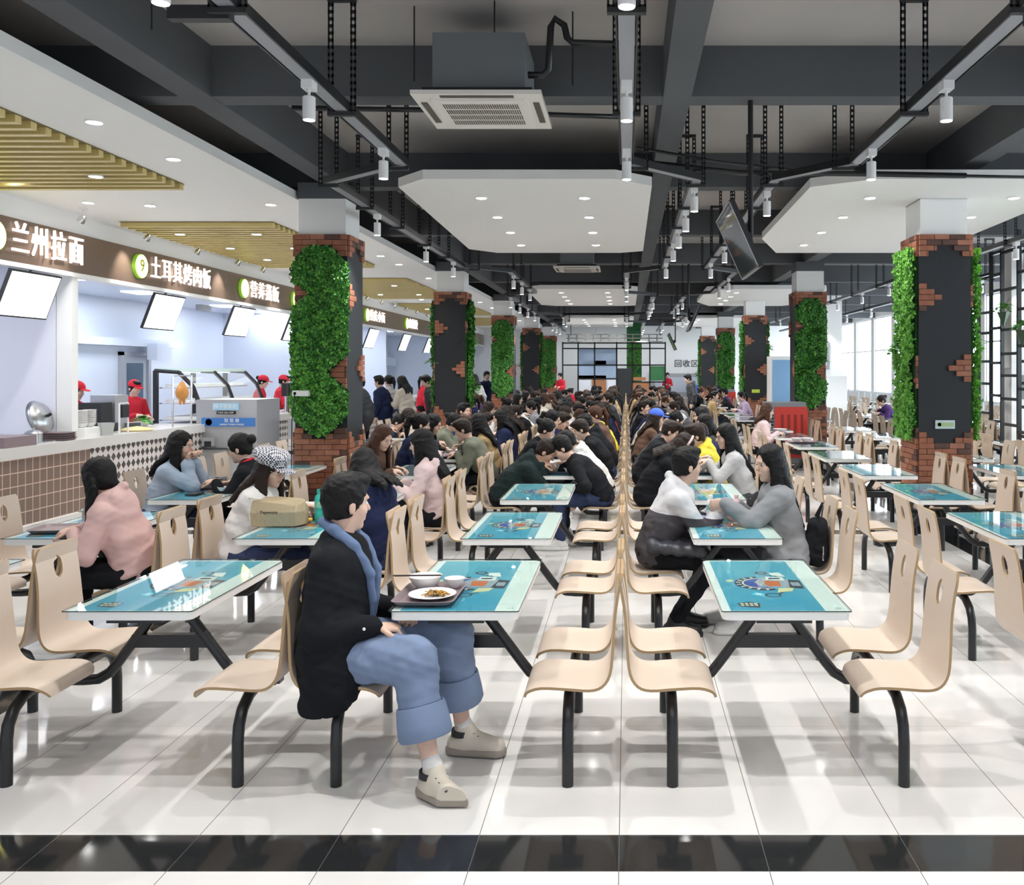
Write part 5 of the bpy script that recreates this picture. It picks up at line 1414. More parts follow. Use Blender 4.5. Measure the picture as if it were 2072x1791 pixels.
nb, C, up, fw, lat, P = (M[k] for k in ('nb', 'C', 'up', 'fw', 'lat', 'P'))
F = Fld((-.25, -.25, .5), (.35, .25, 1.3), .0065)
for q in (-1, 1):
    ch = [nb - fw * .085 + up * .075, nb + lat * q * .070 + up * .055 - fw * .01, nb + lat * q * .075 + fw * .075 - up * .015, C + lat * q * .052 + fw * .148 - up * .10, M['mid'] + fw * .155 + lat * q * .03 + up * .02, M['mid'] + fw * .15 + lat * q * .022 - up * .07]
    F.chain(ch, [.022, .026, .030, .022, .016, .013], .01)
F.noise(.002, 2.)
put('denim_collar', F.mesh('denim_collar', [C_ddenim]), t)
for i in (0, 1):
    a = M['AN'][i]; s_ = MB().tube([a + V3(0, 0, .0), a + V3(0, 0, .045), a + (M['KN'][i] - a) * .15], [.040, .041, .038], 16)
    kk = M['KN'][i] - a; q0 = a + kk * .33; q1 = a + kk * .62
    MB().tube([q0 + kk * .02, q0, q0 - kk * .004, q0 + kk * .03, q0 + kk * .14, q1 - kk * .03, q1, q1 + kk * .005, q1 - kk * .02], [.085, .088, .112, .122, .119, .112, .108, .098, .085], 22, caps=False, flat=.92).build('rolled_cuff', C_jeans, t, smooth=.9); s_ = MB().tube([a + V3(0, 0, .0), a + V3(0, 0, .045), a + (M['KN'][i] - a) * .15], [.040, .041, .038], 16).build('sock', C_white, t, smooth=True)
    MB().tube([a + V3(-.005, 0, -.004), a + V3(-.005, 0, .022)], [.052, .050], 16).build('boot_collar', M_bshoe, t, smooth=.8)
    tt = unit(V3(*M['spec']['toe'][i], 0)); sd = V3(-tt[1], tt[0], 0); mb = MB()
    for k in range(5):
        c = V3(a[0], a[1], 0) + tt * (.035 + .021 * k) + V3(0, 0, .118 - .012 * k)
        for q in (-1, 1): mb.lathe([(.004, 0), (.006, .003), (0, .004)], tuple(c + sd * q * .024), 8)
        mb.tube([c - sd * .024 + V3(0, 0, .003), c + V3(0, 0, .008), c + sd * .024 + V3(0, 0, .003)], .0022, 5)
    mb.build('lace', M_bshoe, t)
mb = MB(); c = V3(.150, -.178, .668)
mb.lathe([(.007, 0), (.007, .003), (0, .004)], tuple(c + V3(.02, -.045, .01)), 10, 0, Matrix.Rotation(PI / 2, 3, 'X')).build('cuff_button', M_chrome, t)

lk = lambda **k: k
t, M = sit(0, 1, 2, False, 'pinkgirl', 'woman in dusty pink hoodie with long black hair, seen from behind at the left', lk(top=C_pink, trousers=C_black, topname='hoodie'), dx=.0, fem=True, res=.007, top='hoodie', hair='long', hl=.34, hf=True, lean=16, bend=10, pitch=22, yaw=-14, wr=((.36, -.02, .80), (.34, .12, .80)), curl=40, bulk=1.1)
for i in (1,):
    a, e, w = M['arms'][i]; MB().tube([w + (e - w) * .02, w + (e - w) * .2], [.034, .038], 14).build('striped_cuff', C_stripe, t, smooth=True)
t, M = sit(0, -1, 3, True, 'denimgirl', 'woman with glasses in pale denim shirt, hands raised to her mouth, before the diamond tiles', lk(top=C_denim, trousers=C_djeans, glasses=M_chrome, hair=M_hair, topname='denim_shirt'), fem=True, res=.0075, top='jacket', hair='mid', hl=.20, lean=14, bend=8, pitch=4, wr=((.27, -.06, 1.0), (.27, .05, 1.0)), hd=((.3, .2, 1), (.3, -.2, 1)), pn=((1, 0, -.3), (1, 0, -.3)), curl=60, cuff=1, bulk=1.1)
t, M = sit(0, 1, 3, True, 'bungirl', 'woman with black hair bun and glasses, black jacket with red collar, facing the denim-shirt woman', lk(top=C_black, trousers=C_black, glasses=M_tvb), dx=.05, fem=True, res=.008, top='jacket', hair='bun', lean=18, bend=10, pitch=14, wr=((.38, -.1, .80), (.42, .12, .84)))
MB().tube([M['nb'] + M['lat'] * .075 * math.cos(a) - M['fw'] * .075 * math.sin(a) + M['up'] * .03 for a in [PI * k / 8 for k in range(9)]], .012, 8).build('red_collar', C_red, t, smooth=True)
t, M = sit(1, -1, 2, True, 'capgirl', 'woman in houndstooth newsboy cap and white sweater leaning over the paper bag table', lk(top=C_white, trousers=C_djeans, hair=M_haird, glasses=M_chrome, topname='sweater', shoe=M_bshoe, sole=M_bshoe), fem=True, res=.007, top='sweater', hair='long', hl=.20, lean=13, bend=12, pitch=18, yaw=-22, wr=((.38, -.04, .84), (.42, .12, .84)), curl=35, bulk=1.1)
newsboy(M, t, C_check)
t, M = sit(1, 1, 2, True, 'navygirl', 'person in navy hoodie with long dark hair turned away, behind the nearest young man', lk(top=C_navy, trousers=C_djeans, topname='hoodie', hair=M_hair), fem=True, res=.008, top='hoodie', hair='mid', hl=.10, lean=10, bend=16, pitch=24, yaw=-25, wr=((.36, -.10, .84), (.34, .1, .82)), bulk=1.15)
t.rotation_euler.z -= .5
bt = text('print', 'N\n D.', .07, C_white, t, M['arms'][1][0] + V3(-.035, .076, -.03), (PI / 2, 0, PI), .002)
sit(1, -1, 4, False, 'browngirl', 'woman with long brown hair looking down, just right of the green column', lk(top=C_brown, trousers=C_black, hair=M_hairb), fem=True, res=.009, top='jacket', hair='long', hl=.28, lean=14, bend=8, pitch=22, yaw=-30)
sit(1, 1, 3, True, 'longpink', 'woman in pale pink hoodie with very long straight black hair, left of centre', lk(top=C_ppink, trousers=C_black, topname='hoodie'), fem=True, res=.0085, top='hoodie', hair='long', hl=.46, lean=8, bend=6, pitch=8, yaw=-6)
sit(1, 1, 5, True, 'tangirl', 'woman in tan jacket with straight black shoulder-length hair', lk(top=C_tan, trousers=C_djeans), fem=True, res=.010, top='jacket', hair='long', hl=.24, lean=14, bend=8, pitch=10, yaw=-25, **EAT)
sit(1, 1, 5, False, 'olivep', 'person in olive knit with short hair beside the tan-jacket woman', lk(top=C_olive, trousers=C_black, hair=M_haird), res=.011, top='sweater', lean=20, bend=10, pitch=25, **EAT)
sit(2, -1, 4, False, 'greenman', 'man in dark green hoodie bent over his bowl, left of the fourth middle table', lk(top=C_dkgreen, trousers=C_black, hair=M_haird, topname='hoodie', skin=M_skin2), res=.008, top='hoodie', lean=34, bend=18, pitch=38, wr=((.40, -.05, .86), (.40, .10, .85)), curl=50, bulk=1.15)
sit(2, 1, 4, False, 'blackman', 'man in black jacket and dark jeans bent over, right of the big soup bowl', lk(top=C_black, trousers=C_djeans, hair=M_hair, shoe=M_wshoe), res=.008, top='jacket', lean=30, bend=16, pitch=34, wr=((.40, -.08, .86), (.24, .12, .62)), curl=45, bulk=1.1)
sit(2, 1, 4, True, 'whitehood', 'man in white hoodie behind the black-jacket man', lk(top=C_white, trousers=C_black, topname='hoodie'), res=.010, top='hoodie', lean=28, bend=16, pitch=34, **EAT)
sit(2, 1, 6, False, 'blackhood', 'man with glasses in black hoodie behind the white-hoodie man', lk(top=C_black, trousers=C_black, glasses=M_tvb, topname='hoodie'), res=.011, top='hoodie', lean=22, bend=14, pitch=26, **EAT)
sit(2, 1, 7, False, 'yellowp', 'person in yellow sweater with black lettering, left of the chair-back line', lk(top=C_yellow, trousers=C_black, topname='sweater'), res=.011, top='sweater', lean=20, bend=12, pitch=22, **EAT)
sit(2, -1, 5, False, 'blackleft', 'person with tied black hair in black top behind the dark-green hoodie man', lk(top=C_black, trousers=C_black), fem=True, res=.011, top='jacket', hair='bun', lean=20, bend=12, pitch=24, **EAT)
sit(2, -1, 6, False, 'creamf', 'woman in cream jacket, sixth table from the camera left of centre', lk(top=C_cream, trousers=C_black), fem=True, res=.011, top='jacket', hair='pony', hl=.2, lean=16, bend=8, pitch=16, **EAT)
t, M = sit(3, -1, 2, True, 'hoodieboy', 'young man in hoodie with white shoulders and dark body, holding a drink bottle', lk(top=C_split, trousers=C_black, shoe=M_bshoe, sole=M_bshoe, topname='hoodie'), res=.007, top='hoodie', lean=20, bend=6, pitch=2, yaw=22, pz=.545, wr=((.47, .0, .835), (.46, .12, .835)), hd=((1, .1, 0), (1, -.3, 0)), pn=((0, 1, -.2), (0, -1, 0)), curl=35, knee=((.40, -.16, .50), (.42, .08, .51)), ank=((.12, -.18, .09), (.18, .04, .09)), bulk=1.15)
t, M = sit(3, 1, 2, True, 'coatgirl', 'woman in long grey coat with very long black hair, facing the two-tone hoodie man', lk(top=C_coat, trousers=C_dgrey, topname='coat'), dx=.10, fem=True, res=.007, top='coat', hair='long', hl=.42, lean=6, bend=6, pitch=6, yaw=22, wr=((.34, -.06, .86), (.44, .10, .90)), hd=((1, .2, 0), (1, -.2, -.3)), pn=((0, 1, 0), (0, -1, 0)), curl=42, ank=((.38, -.12, .09), (.32, .12, .09)), bulk=1.1, skirt=[((-.05, .13, .5), (-.03, .15, .28)), ((.08, .14, .5), (.10, .15, .30)), ((-.08, -.1, .5), (-.08, -.1, .3))])
sit(3, 1, 4, False, 'greygirl', 'woman with glasses and long black hair in pale grey jacket, hands raised', lk(top=C_lgrey, trousers=C_dgrey, glasses=M_tvb), fem=True, res=.009, top='jacket', hair='long', hl=.34, lean=14, bend=8, pitch=8, yaw=14, wr=((.38, -.06, .92), (.38, .08, .90)), curl=55)
sit(3, 1, 4, True, 'yellowboy', 'boy with glasses in bright yellow hoodie bending over the fourth table', lk(top=C_yellow, trousers=C_black, glasses=M_tvb, topname='hoodie', hair=M_haird), dx=.20, res=.009, top='hoodie', lean=22, bend=8, pitch=14, wr=((.33, -.06, .88), (.33, .1, .86)), bulk=1.1)
t, M = sit(3, -1, 4, False, 'bandgirl', 'woman in black hooded jacket with a pink headband, right of centre', lk(top=C_black, trousers=C_black, hair=M_haird), fem=True, res=.010, top='hoodie', hair='mid', hl=.14, lean=26, bend=16, pitch=36, **EAT)
H, R = M['H'], M['R']; MB().tube([H + R @ V3(.02, .098 * math.cos(a), .035 + .105 * math.sin(a)) for a in [PI * k / 12 for k in range(13)]], .013, 8).build('headband', C_ppink, t, smooth=True)
sit(3, -1, 5, False, 'blackj2', 'man in black jacket with short hair behind the pink-headband woman', lk(top=C_black, trousers=C_black, hair=M_haird), res=.010, top='jacket', lean=22, bend=14, pitch=28, **EAT)
t, M = sit(3, -1, 6, True, 'bluecap', 'person in bright blue baseball cap, right of centre', lk(top=C_brown, trousers=C_black, hair=M_haird), fem=True, res=.010, top='jacket', hair='mid', hl=.2, lean=18, bend=10, pitch=8, **EAT); cap_part(M, t, C_blue)
sit(3, 1, 5, True, 'greyturn', 'woman with dark hair in charcoal top behind the yellow-hoodie boy', lk(top=C_dgrey, trousers=C_black), fem=True, res=.010, top='jacket', hair='long', hl=.24, lean=16, bend=8, pitch=12, yaw=20, **EAT)
sit(0, -1, 7, False, 'denimboy', 'boy in blue denim jacket with white collar eating, between the first two left columns', lk(top=cloth('mid_denim', (.08, .16, .36)), trousers=C_djeans, hair=M_hair), res=.010, dx=.1, top='jacket', lean=34, bend=18, pitch=34, **EAT)
sit(0, 1, 7, False, 'creamcoat', 'person in cream coat holding chopsticks, left of the second left column', lk(top=C_cream, trousers=C_black, hair=M_haird), fem=True, res=.011, top='jacket', hair='mid', hl=.16, lean=22, bend=12, pitch=28, **EAT)
# ---- standing people
STD = dict(pz=.95, lean=3, bend=6, knee=((.03, -.09, .50), (.02, .09, .50)), ank=((-.02, -.10, .09), (-.02, .10, .09)), toe=((1, -.15), (1, .15)))
DOWN = dict(wr=((.04, -.24, .88), (.06, .24, .88)), hd=((.1, 0, -1), (.1, 0, -1)), pn=((0, 1, 0), (0, -1, 0)), curl=25)
UPH = dict(wr=((.30, -.08, 1.15), (.30, .10, 1.12)), curl=45)
def stand(key, label, x, y, rz, look, group=None, z=0., **kw):
    k = dict(STD); k.update(kw)
    return person(key, label, (x, y, z), math.radians(rz), look, group=group, eyes=False, **k)
stand('q1', 'person in long navy jacket queueing, first right of the green column', -5.25, 19.5, 165, lk(top=C_navy, trousers=C_djeans, hair=M_hair), res=.012, top='coat', **DOWN)
stand('q2', 'woman with ponytail in grey top queueing behind the navy jacket', -5.3, 20.4, 150, lk(top=C_lgrey, trousers=C_djeans), res=.012, top='jacket', fem=True, hair='pony', hl=.15, **DOWN)
stand('q3', 'woman in cream coat and black trousers looking at her phone in the queue', -4.78, 19.6, 150, lk(top=C_cream, trousers=C_black), res=.012, top='coat', fem=True, hair='long', hl=.2, pitch=22, **UPH)
stand('q4', 'person with red jacket and dark ponytail in the queue', -4.95, 21.9, 30, lk(top=C_red, trousers=C_black), res=.012, top='jacket', fem=True, hair='pony', hl=.2, **DOWN)
stand('q5', 'person in dark hooded jacket leaning forward in the queue', -4.35, 20.2, 200, lk(top=C_dgrey, trousers=C_black), res=.012, top='hoodie', pitch=18, **DOWN)
stand('q6', 'tall man with glasses in black jacket facing the hall by the second left column', -4.42, 21.4, -60, lk(top=C_black, trousers=C_black), res=.012, top='jacket', scale=1.12, **UPH)
stand('q7', 'person in dark clothes just beyond the green column', -5.05, 17.4, 175, lk(top=C_dgrey, trousers=C_black), res=.012, top='coat', **DOWN)
stand('q8', 'woman in pale grey top with long hair between the second and third left columns', -4.2, 25.2, 120, lk(top=C_lgrey, trousers=C_black), res=.012, top='jacket', fem=True, hair='long', hl=.2, **DOWN)
stand('q9', 'person in black coat between the second and third left columns', -4.6, 26.4, 80, lk(top=C_black, trousers=C_black), res=.012, top='coat', **DOWN)
stand('q10', 'tall person in blue jacket near the third left column', -4.25, 27.2, -60, lk(top=C_navy, trousers=C_black), res=.012, top='jacket', scale=1.1, **DOWN)
for i, (x, y, rz, pose, lab, sc) in enumerate(((-8.15, 13.25, -5, UPH, 'kitchen worker in red shirt and pale red cap beside the stall pier', 1.02), (-8.25, 15.05, -30, UPH, 'kitchen worker in red shirt and cap standing before the kitchen door', 1.02), (-8.05, 19.75, 10, UPH, 'kitchen worker in red cap, left of the pair beside the green column', 1.05), (-8.0, 20.8, 20, UPH, 'kitchen worker in red cap bending, right of the pair beside the green column', 1.05))):
    t, M = stand('staff%d' % (i % 2), lab, x, y, rz, lk(top=C_red, trousers=C_dgrey, topname='shirt'), group='kitchen workers', res=.010, top='shirt', hair='short' if i % 2 else 'bun', fem=i % 2 == 0, pitch=14, scale=sc, **pose)
    cap_part(M, t, C_red)
stand('staff0', 'worker in red shirt at the far white hatch', 2.1, 46.6, -90, lk(top=C_red, trousers=C_dgrey), res=.010)
stand('staff0', 'worker in red shirt standing by the far left wall', -2.9, 40.2, -120, lk(top=C_red, trousers=C_dgrey), res=.010)
stand('q5', 'man in dark jacket standing in the aisle before the far screen', 1.95, 27.0, 185, lk(top=C_dgrey, trousers=C_black), res=.012)
# ---- crowd from shared meshes
VAR = [('v0', dict(res=.012, top='jacket', lean=22, bend=14, pitch=28, **EAT)), ('v1', dict(res=.012, top='hoodie', fem=True, hair='long', hl=.26, lean=16, bend=10, pitch=18, **EAT)),
       ('v2', dict(res=.012, top='sweater', fem=True, hair='mid', hl=.15, lean=10, bend=8, pitch=6)), ('v3', dict(res=.012, top='hoodie', lean=30, bend=16, pitch=36, **EAT)),
       ('v4', dict(res=.012, top='jacket', fem=True, hair='pony', hl=.18, lean=14, bend=8, pitch=12, yaw=12)), ('v5', dict(res=.012, top='jacket', fem=True, hair='bun', lean=18, bend=12, pitch=24, **EAT)), ('v6', dict(res=.012, top='jacket', lean=8, bend=6, pitch=2, yaw=-15))]
VH = ['short hair', 'long hair', 'shoulder-length hair', 'bowed head', 'ponytail', 'hair bun', 'raised head']
CC = [('black', C_black, 7), ('charcoal', C_dgrey, 4), ('navy', C_navy, 3), ('white', C_white, 2), ('grey', C_grey, 2), ('cream', C_cream, 2), ('pink', C_ppink, 1), ('purple', C_purple, 1), ('red', C_red, 1), ('brown', C_brown, 1), ('olive', C_olive, 1), ('tan', C_tan, 1), ('yellow', C_yellow, .3)]
rc = random.Random(11)
GS = {0: 'aisle-side row', 1: 'left row', 2: 'row left of centre', 3: 'row right of centre', 4: 'row right of the aisle'}
def crowd(g, side, row, far, v=None, col=None):
    if (g, side, row, far) in taken or (g, row) in skip: return
    taken.add((g, side, row, far))
    v = rc.randrange(7) if v is None else v
    cn, cm, _ = rc.choices(CC, [c[2] for c in CC])[0] if col is None else col
    x, y, rz = seat_pos(g, side, row, far)
    lab = 'person in %s, %s, %s bench, %s seat, %s table, %s' % (cn, VH[v], 'left' if side < 0 else 'right', 'far' if far else 'near', ORD[row - 1], GS[g])
    k, kw = VAR[v]
    person(k, lab, (x, y, 0), rz + rc.uniform(-.12, .12), dict(top=cm, trousers=rc.choice([C_black, C_djeans, C_dgrey]), hair=rc.choice([M_hair, M_hair, M_haird, M_hairb])), group='diners in the %s' % GS[g], eyes=False, scale=rc.uniform(1.0, 1.08), shoes=False, **kw)
prob = {0: (9, .45), 1: (5, .62), 2: (5, .85), 3: (5, .66), 4: (12, .45)}
for g, (r0, p) in prob.items():
    for row in range(r0, 19):
        for side in (-1, 1):
            for far in (False, True):
                if g == 3 and side == 1 and row in (6, 7) and far: continue
                if rc.random() < p * (1 if row < 16 else .7): crowd(g, side, row, far)
crowd(4, -1, 7, True, 2, ('pink', C_ppink, 1)); crowd(4, 1, 12, True, 4, ('purple', C_lav, 1)); crowd(6, -1, 11, True, 5, ('grey', C_dgrey, 1)) if False else None
x, y, rz = seat_pos(6, 1, 11, False)
person('v5', 'woman sitting alone near the bright windows', (x, y, 0), rz, dict(top=C_purple, trousers=C_black, hair=M_haird), eyes=False, **VAR[5][1])

# ============================================================ THINGS ON THE TABLES
TZ = TH + .0005
TGRP = {2: 'row left of centre', 3: 'row right of centre', 1: 'left row', 0: 'aisle-side row', 4: 'row right of the aisle'}
def item(me, name, label, cat, x, y, z=TZ, rz=0., group=None): return tag(put(name, me, None, (x, y, z), (0, 0, rz)), label, cat, group)
M_stick = mat('black_chopstick', (.02, .016, .015), .4); M_nood = mat('fried_noodle', (.52, .27, .05), .5); M_veg = mat('seaweed_dark', (.06, .07, .04), .5); M_red2 = mat('red_wrapper', (.7, .02, .04), .4)
me_stick = MB().tube([(-.12, 0, 0), (.12, 0, 0)], [.0035, .002], 6).mesh('chopstick', M_stick)
item(me_tray, 'serving_tray', 'mauve plastic tray under the half-eaten noodles beside the seated young man', 'tray', -.965, 4.45, TZ, PI / 2)
item(me_plate, 'plate', 'white plate with half-eaten fried noodles on the nearest tray', 'plate', -.945, 4.40, TZ + .006)
r = random.Random(3); mb = MB()
for k in range(70):
    a0 = r.uniform(0, 2 * PI); R0 = r.uniform(.0, .055); c = V3(R0 * math.cos(a0) + .012, R0 * .5 * math.sin(a0), r.uniform(.004, .028) * (1 - R0 / .08)); d = r.uniform(0, 2 * PI); L = r.uniform(.015, .04)
    mb.tube([c + V3(L * math.cos(d + .6 * j) * (j - 1.5) * .6, L * math.sin(d + .6 * j) * (j - 1.5) * .6, .004 * math.sin(j * 2 + k)) for j in range(4)], .0023, 5, 1 if k % 6 == 0 else 0)
item(mb.mesh('noodles', [M_nood, M_veg], True), 'noodles', 'brown fried noodles left on the nearest plate', 'food', -.945, 4.40, TZ + .018)
item(me_bowlM, 'bowl', 'white bowl with chopsticks across it on the nearest tray', 'bowl', -1.02, 4.585, TZ + .006)
item(me_bowlS, 'bowl', 'small white bowl on the nearest tray, right of the other bowl', 'bowl', -.875, 4.60, TZ + .006)
for k in (0, 1): item(me_stick, 'chopstick', 'black chopstick lying across the white bowl on the nearest tray', 'chopstick', -1.05 - .01 * k, 4.56 + .012 * k, TZ + .075, .03 + .03 * k, 'chopsticks across the nearest bowl')
# hoodie boy's table
M_milk = mat('milk_bottle_white', (.80, .81, .80), .3); M_pinkb = mat('milk_bottle_pink', (.78, .56, .56), .3); M_lab = mat('teal_label', (.25, .5, .5), .4); M_orl = mat('orange_label', (.8, .2, .03), .4); M_greenb = mat('green_flask', (.03, .42, .34), .3); M_clearb = mat('pale_bottle', (.70, .74, .68), .15)
def bottle(label, x, y, body, lab, cap, s=1., z=TZ):
    t = thing('drink_bottle', label, 'bottle', (x, y, z), scale=s)
    MB().lathe([(.026, 0), (.030, .006), (.030, .062), (.027, .072), (.030, .082), (.030, .130), (.024, .152), (.014, .162), (.014, .168)], seg=20).build('bottle_body', body, t, smooth=.8)
    MB().lathe([(.0305, .085), (.0305, .122)], seg=20).build('paper_label', lab, t, smooth=.8); MB().lathe([(.017, .166), (.017, .188), (.0, .189)], seg=16).build('screw_cap', cap, t, smooth=.6)
bottle('white milk drink bottle held by the two-tone hoodie man', .617, 6.66, M_milk, M_lab, M_milk, 1.02)
bottle('pink drink bottle held by the grey-coat woman', .815, 6.72, M_pinkb, M_bl, M_pinkb)
F = Fld((-.06, -.06, -.01), (.14, .08, .07), .004); F.ell((0, 0, .022), (.026, .028, .022)); F.noise(.004, 6)
item(F.mesh('wrapper', [M_red2]), 'wrapper', 'crumpled red wrapper on the table by the two-tone hoodie man', 'wrapper', .50, 6.60)
F = Fld((-.1, -.08, -.01), (.12, .08, .05), .004); F.ell((0, 0, .012), (.06, .035, .014)); F.noise(.004, 5)
item(F.mesh('blue_wrapper', [mat('blue_grey_wrapper', (.12, .17, .3), .4)]), 'wrapper', 'crumpled dark blue wrapper beside the red one', 'wrapper', .575, 6.76)
item(MB().box(-.09, .09, -.05, .05, 0, .012).mesh('phone', M_tvb), 'phone', 'dark phone by the pink drink bottle', 'phone', .92, 6.98)
# backpack on the seat behind the coat girl
F = Fld((-.2, -.25, -.02), (.25, .25, .6), .007)
F.cone((0, 0, .10), (.01, 0, .30), .085, .075, .04, sq=((0, 1, 0), 1.5)); F.ell((-.06, 0, .14), (.06, .10, .11), None, .03); F.noise(.004, 2)
t = thing('backpack', 'black backpack standing on the seat behind the grey-coat woman', 'backpack', (1.385, 6.60, .462), 0)
put('pack_body', F.mesh('pack_body', [C_black]), t); MB().tube([(.0, -.03, .36), (.03, -.03, .46), (.05, .02, .47), (.0, .03, .37)], .010, 6).build('handle', C_black, t); MB().tube([(.02, -.13, .08), (.02, -.13, .18)], .006, 6).build('zip_pull', M_chrome, t)
# black puffer over the hoodie boy's lap
F = Fld((-.35, -.35, -.2), (.4, .35, .3), .008)
for k in range(5): F.cone((-.14 + .09 * k, -.20, .0 - .012 * k), (-.12 + .09 * k, .10, .01), .052, .050, .045)
F.noise(.005, 1.5)
x, y, rz = seat_pos(3, -1, 2, True)
item(F.mesh('puffer_jacket', [mat('puffer_nylon', (.035, .038, .05), .4)]), 'puffer_jacket', 'dark puffer jacket lying over the lap of the two-tone hoodie man', 'jacket', x + .12, y - .02, .645)
# paper bag table
t = thing('paper_bag', 'creased brown paper bag lying on the second left table', 'bag', (-2.50, 6.50, TZ), .06)
P_ = [(-.165, -.075, 0), (.135, -.085, 0), (.19, -.02, .005), (.19, .07, .005), (-.16, .08, 0), (-.185, .0, .0),
      (-.175, -.082, .10), (.145, -.09, .105), (.20, -.025, .11), (.195, .07, .11), (-.17, .08, .11), (-.19, .0, .10),
      (-.165, -.055, .185), (.0, -.06, .165), (.14, -.05, .145), (.195, -.015, .18), (.16, .04, .185), (-.02, .05, .20), (-.15, .045, .195), (-.18, -.005, .19), (.02, -.01, .185)]
F_ = [(0, 1, 7, 6), (1, 2, 8, 7), (2, 3, 9, 8), (3, 4, 10, 9), (4, 5, 11, 10), (5, 0, 6, 11), (6, 7, 14, 13), (6, 13, 12), (7, 8, 15, 14), (8, 9, 16, 15), (9, 10, 18, 17), (9, 17, 16), (10, 11, 19, 18), (11, 6, 12, 19), (12, 13, 20), (12, 20, 19), (19, 20, 18), (18, 20, 17), (17, 20, 16), (16, 20, 15), (15, 20, 14), (14, 20, 13), (5, 4, 3, 2, 1, 0)]
bb = MB().add(P_, F_).build('bag_body', mat('kraft_paper', (.40, .32, .20), .8, bump=(25, .5)), t, smooth=.45)
bv = bb.modifiers.new('soft', 'BEVEL'); bv.width = .006; bv.segments = 2
text('print', '∷ Papewore', .030, M_tvb, t, (-.055, -.0865, .105), (PI / 2, 0, -.03), .001); MB().tube([(-.17, -.03, .19), (-.21, -.04, .20), (-.16, -.07, .20), (-.10, -.04, .185)], .004, 5).build('handle', mat('kraft_cord', (.6, .5, .36), .8), t)
item(me_bowlL, 'bowl', 'wide white bowl on the second left table behind the paper bag', 'bowl', -2.42, 6.88, TZ + .0055)
item(me_tray, 'serving_tray', 'mauve tray under the wide white bowl on the second left table', 'tray', -2.38, 6.87, TZ, .05)
item(MB().tube([(-.035, 0, .02), (.035, 0, .02)], .014, 10).mesh('snack_roll', mat('snack_yellow', (.75, .55, .06), .4)), 'snack', 'small yellow snack packet by the white bowl on the second left table', 'snack', -2.33, 6.60, TZ, .4)
bottle('turquoise patterned drink flask standing on the second left table', -2.245, 6.62, M_greenb, mat('pattern_label', (.2, .5, .36), .4, var=(60, .8)), M_greenb, 1.28)
# girl in pink's table and the denim girl's table
def pot(label, x, y):
    t = thing('steel_pot', label, 'pot', (x, y, TZ)); MB().lathe([(.075, 0), (.08, .004), (.08, .085), (.086, .09), (.078, .09), (.074, .012), (0, .01)], seg=26).build('pot_body', M_steel, t, smooth=.7)
    for q in (-1, 1): MB().tube([(q * .08, -.02, .07), (q * .105, -.02, .072), (q * .105, .02, .072), (q * .08, .02, .07)], .005, 6).build('handle', M_steel, t)
pot('steel pot on the table of the pink-hoodie woman', -3.93, 6.68)
item(me_tray, 'serving_tray', 'dark tray in front of the pink-hoodie woman', 'tray', -3.90, 6.30, TZ, .1)
pot('steel pot on the tray of the denim-shirt woman', -3.88, 8.62)
item(me_tray, 'serving_tray', 'tray under the steel pot on the denim-shirt woman\'s table', 'tray', -3.87, 8.60, TZ - .0002, .1)
item(MB().box(-.05, .05, -.08, .08, 0, .011).mesh('phone', M_tvb), 'phone', 'dark phone near the edge of the denim-shirt woman\'s table', 'phone', -3.88, 8.12)
item(me_bowlS, 'bowl', 'small pale bowl on the denim-shirt woman\'s table', 'bowl', -3.68, 8.25)
bottle('tall clear bottle with an orange label on the denim-shirt woman\'s table', -3.66, 8.78, M_clearb, M_orl, M_dough, 1.15)
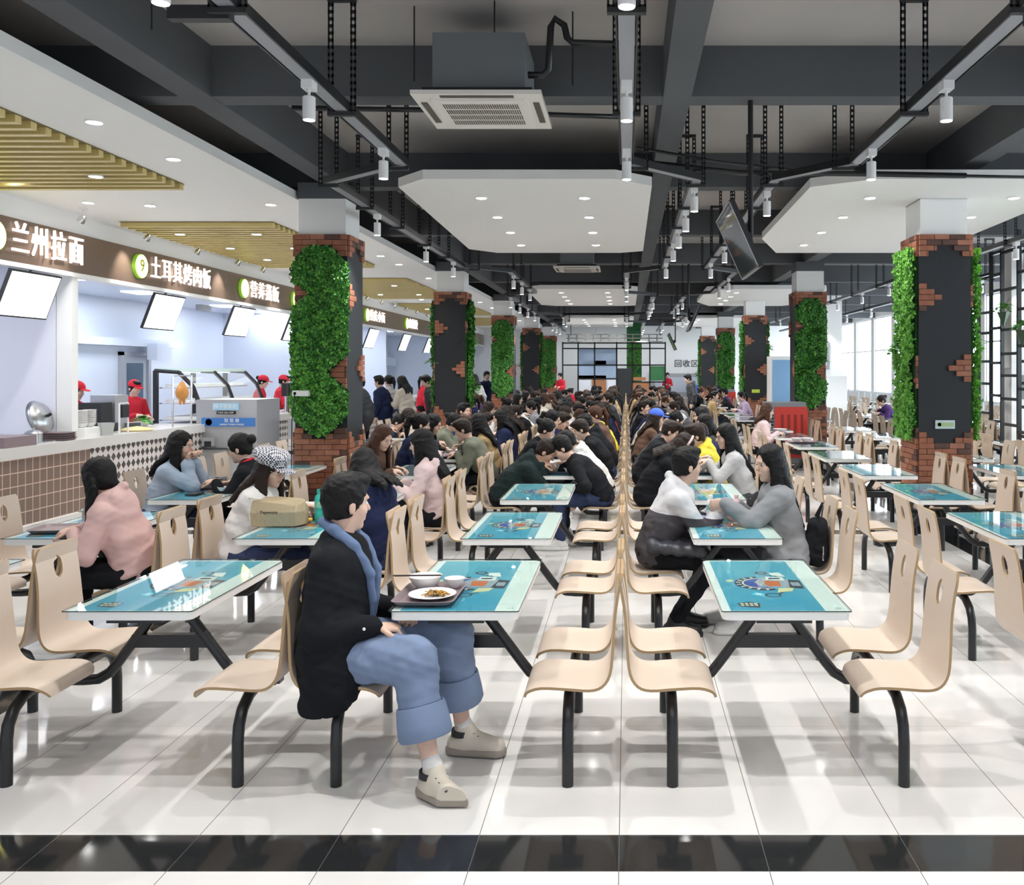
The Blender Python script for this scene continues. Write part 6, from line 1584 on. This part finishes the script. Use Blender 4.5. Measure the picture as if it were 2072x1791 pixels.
# fourth middle table
item(me_tray, 'serving_tray', 'tray with the big soup bowl on the fourth table left of centre', 'tray', -.82, 9.86, TZ, 0)
item(bowl_me(.165, .11), 'soup_bowl', 'very large white soup bowl between the dark-green and black-jacket men', 'bowl', -.82, 9.88, TZ + .006)
for k, (x, y, l) in enumerate(((-1.03, 9.76, 'left of the big soup bowl, nearest the dark-green hoodie man'), (-.94, 9.70, 'left of the big soup bowl, beside its tray'), (-.60, 9.76, 'right of the big soup bowl, before the black-jacket man'))): item(me_bowlM if k != 1 else me_bowlS, 'bowl', 'white bowl ' + l, 'bowl', x, y)
F = Fld((-.12, -.12, -.01), (.12, .12, .3), .007); F.cone((0, 0, .06), (0, 0, .15), .07, .04, .02); F.cone((-.03, 0, .16), (-.02, 0, .22), .02, .012, .02); F.noise(.007, 2.2); F.plane((0, 0, 0), (0, 0, -1))
item(F.mesh('plastic_bag', [mat('plastic_bag', (.78, .80, .80), .3)]), 'plastic_bag', 'white plastic bag standing behind the big soup bowl', 'bag', -.67, 10.25)
item(bowl_me(.15, .10), 'soup_bowl', 'large white bowl before the grey-jacket woman, fourth table right of centre', 'bowl', .76, 9.86, TZ + .006)
item(me_tray, 'serving_tray', 'tray under the large bowl on the fourth table right of centre', 'tray', .76, 9.85, TZ, 0)
item(me_bowlS, 'bowl', 'small white cup bowl by the large bowl on the fourth table right of centre', 'bowl', .93, 9.72)
rb = random.Random(8)
for g in (0, 1, 2, 3, 4):
    for row in range(5, 14):
        if (g, row) in skip: continue
        for far in (False, True):
            for side in (-1, 1):
                if (g, side, row, far) in taken and (g, side, row, far) and rb.random() < .8:
                    cx, cy = table_center(g, row); x = cx + side * .13; y = cy + (.26 if far else -.28)
                    w = '%s table, %s, %s side, %s end' % (ORD[row - 1], TGRP[g], 'left' if side < 0 else 'right', 'far' if far else 'near')
                    item(me_tray, 'serving_tray', 'mauve tray, ' + w, 'tray', x, y, TZ, PI / 2 if rb.random() < .5 else PI / 2, 'trays in the %s' % TGRP[g])
                    item(rb.choice([me_bowlM, me_bowlL]), 'bowl', 'white bowl on tray, ' + w, 'bowl', x, y - .04, TZ + .006, 0, 'bowls in the %s' % TGRP[g])
cx, cy = table_center(4, 6)
item(me_tray, 'serving_tray', 'tray with bowls left on the sixth table right of the main aisle', 'tray', cx - .1, cy + .2, TZ); 
for k, dx in enumerate((-.18, -.03)): item(me_bowlM, 'bowl', '%s of two white bowls left on a tray right of the main aisle' % ('left', 'right')[k], 'bowl', cx + dx, cy + .2, TZ + .006)
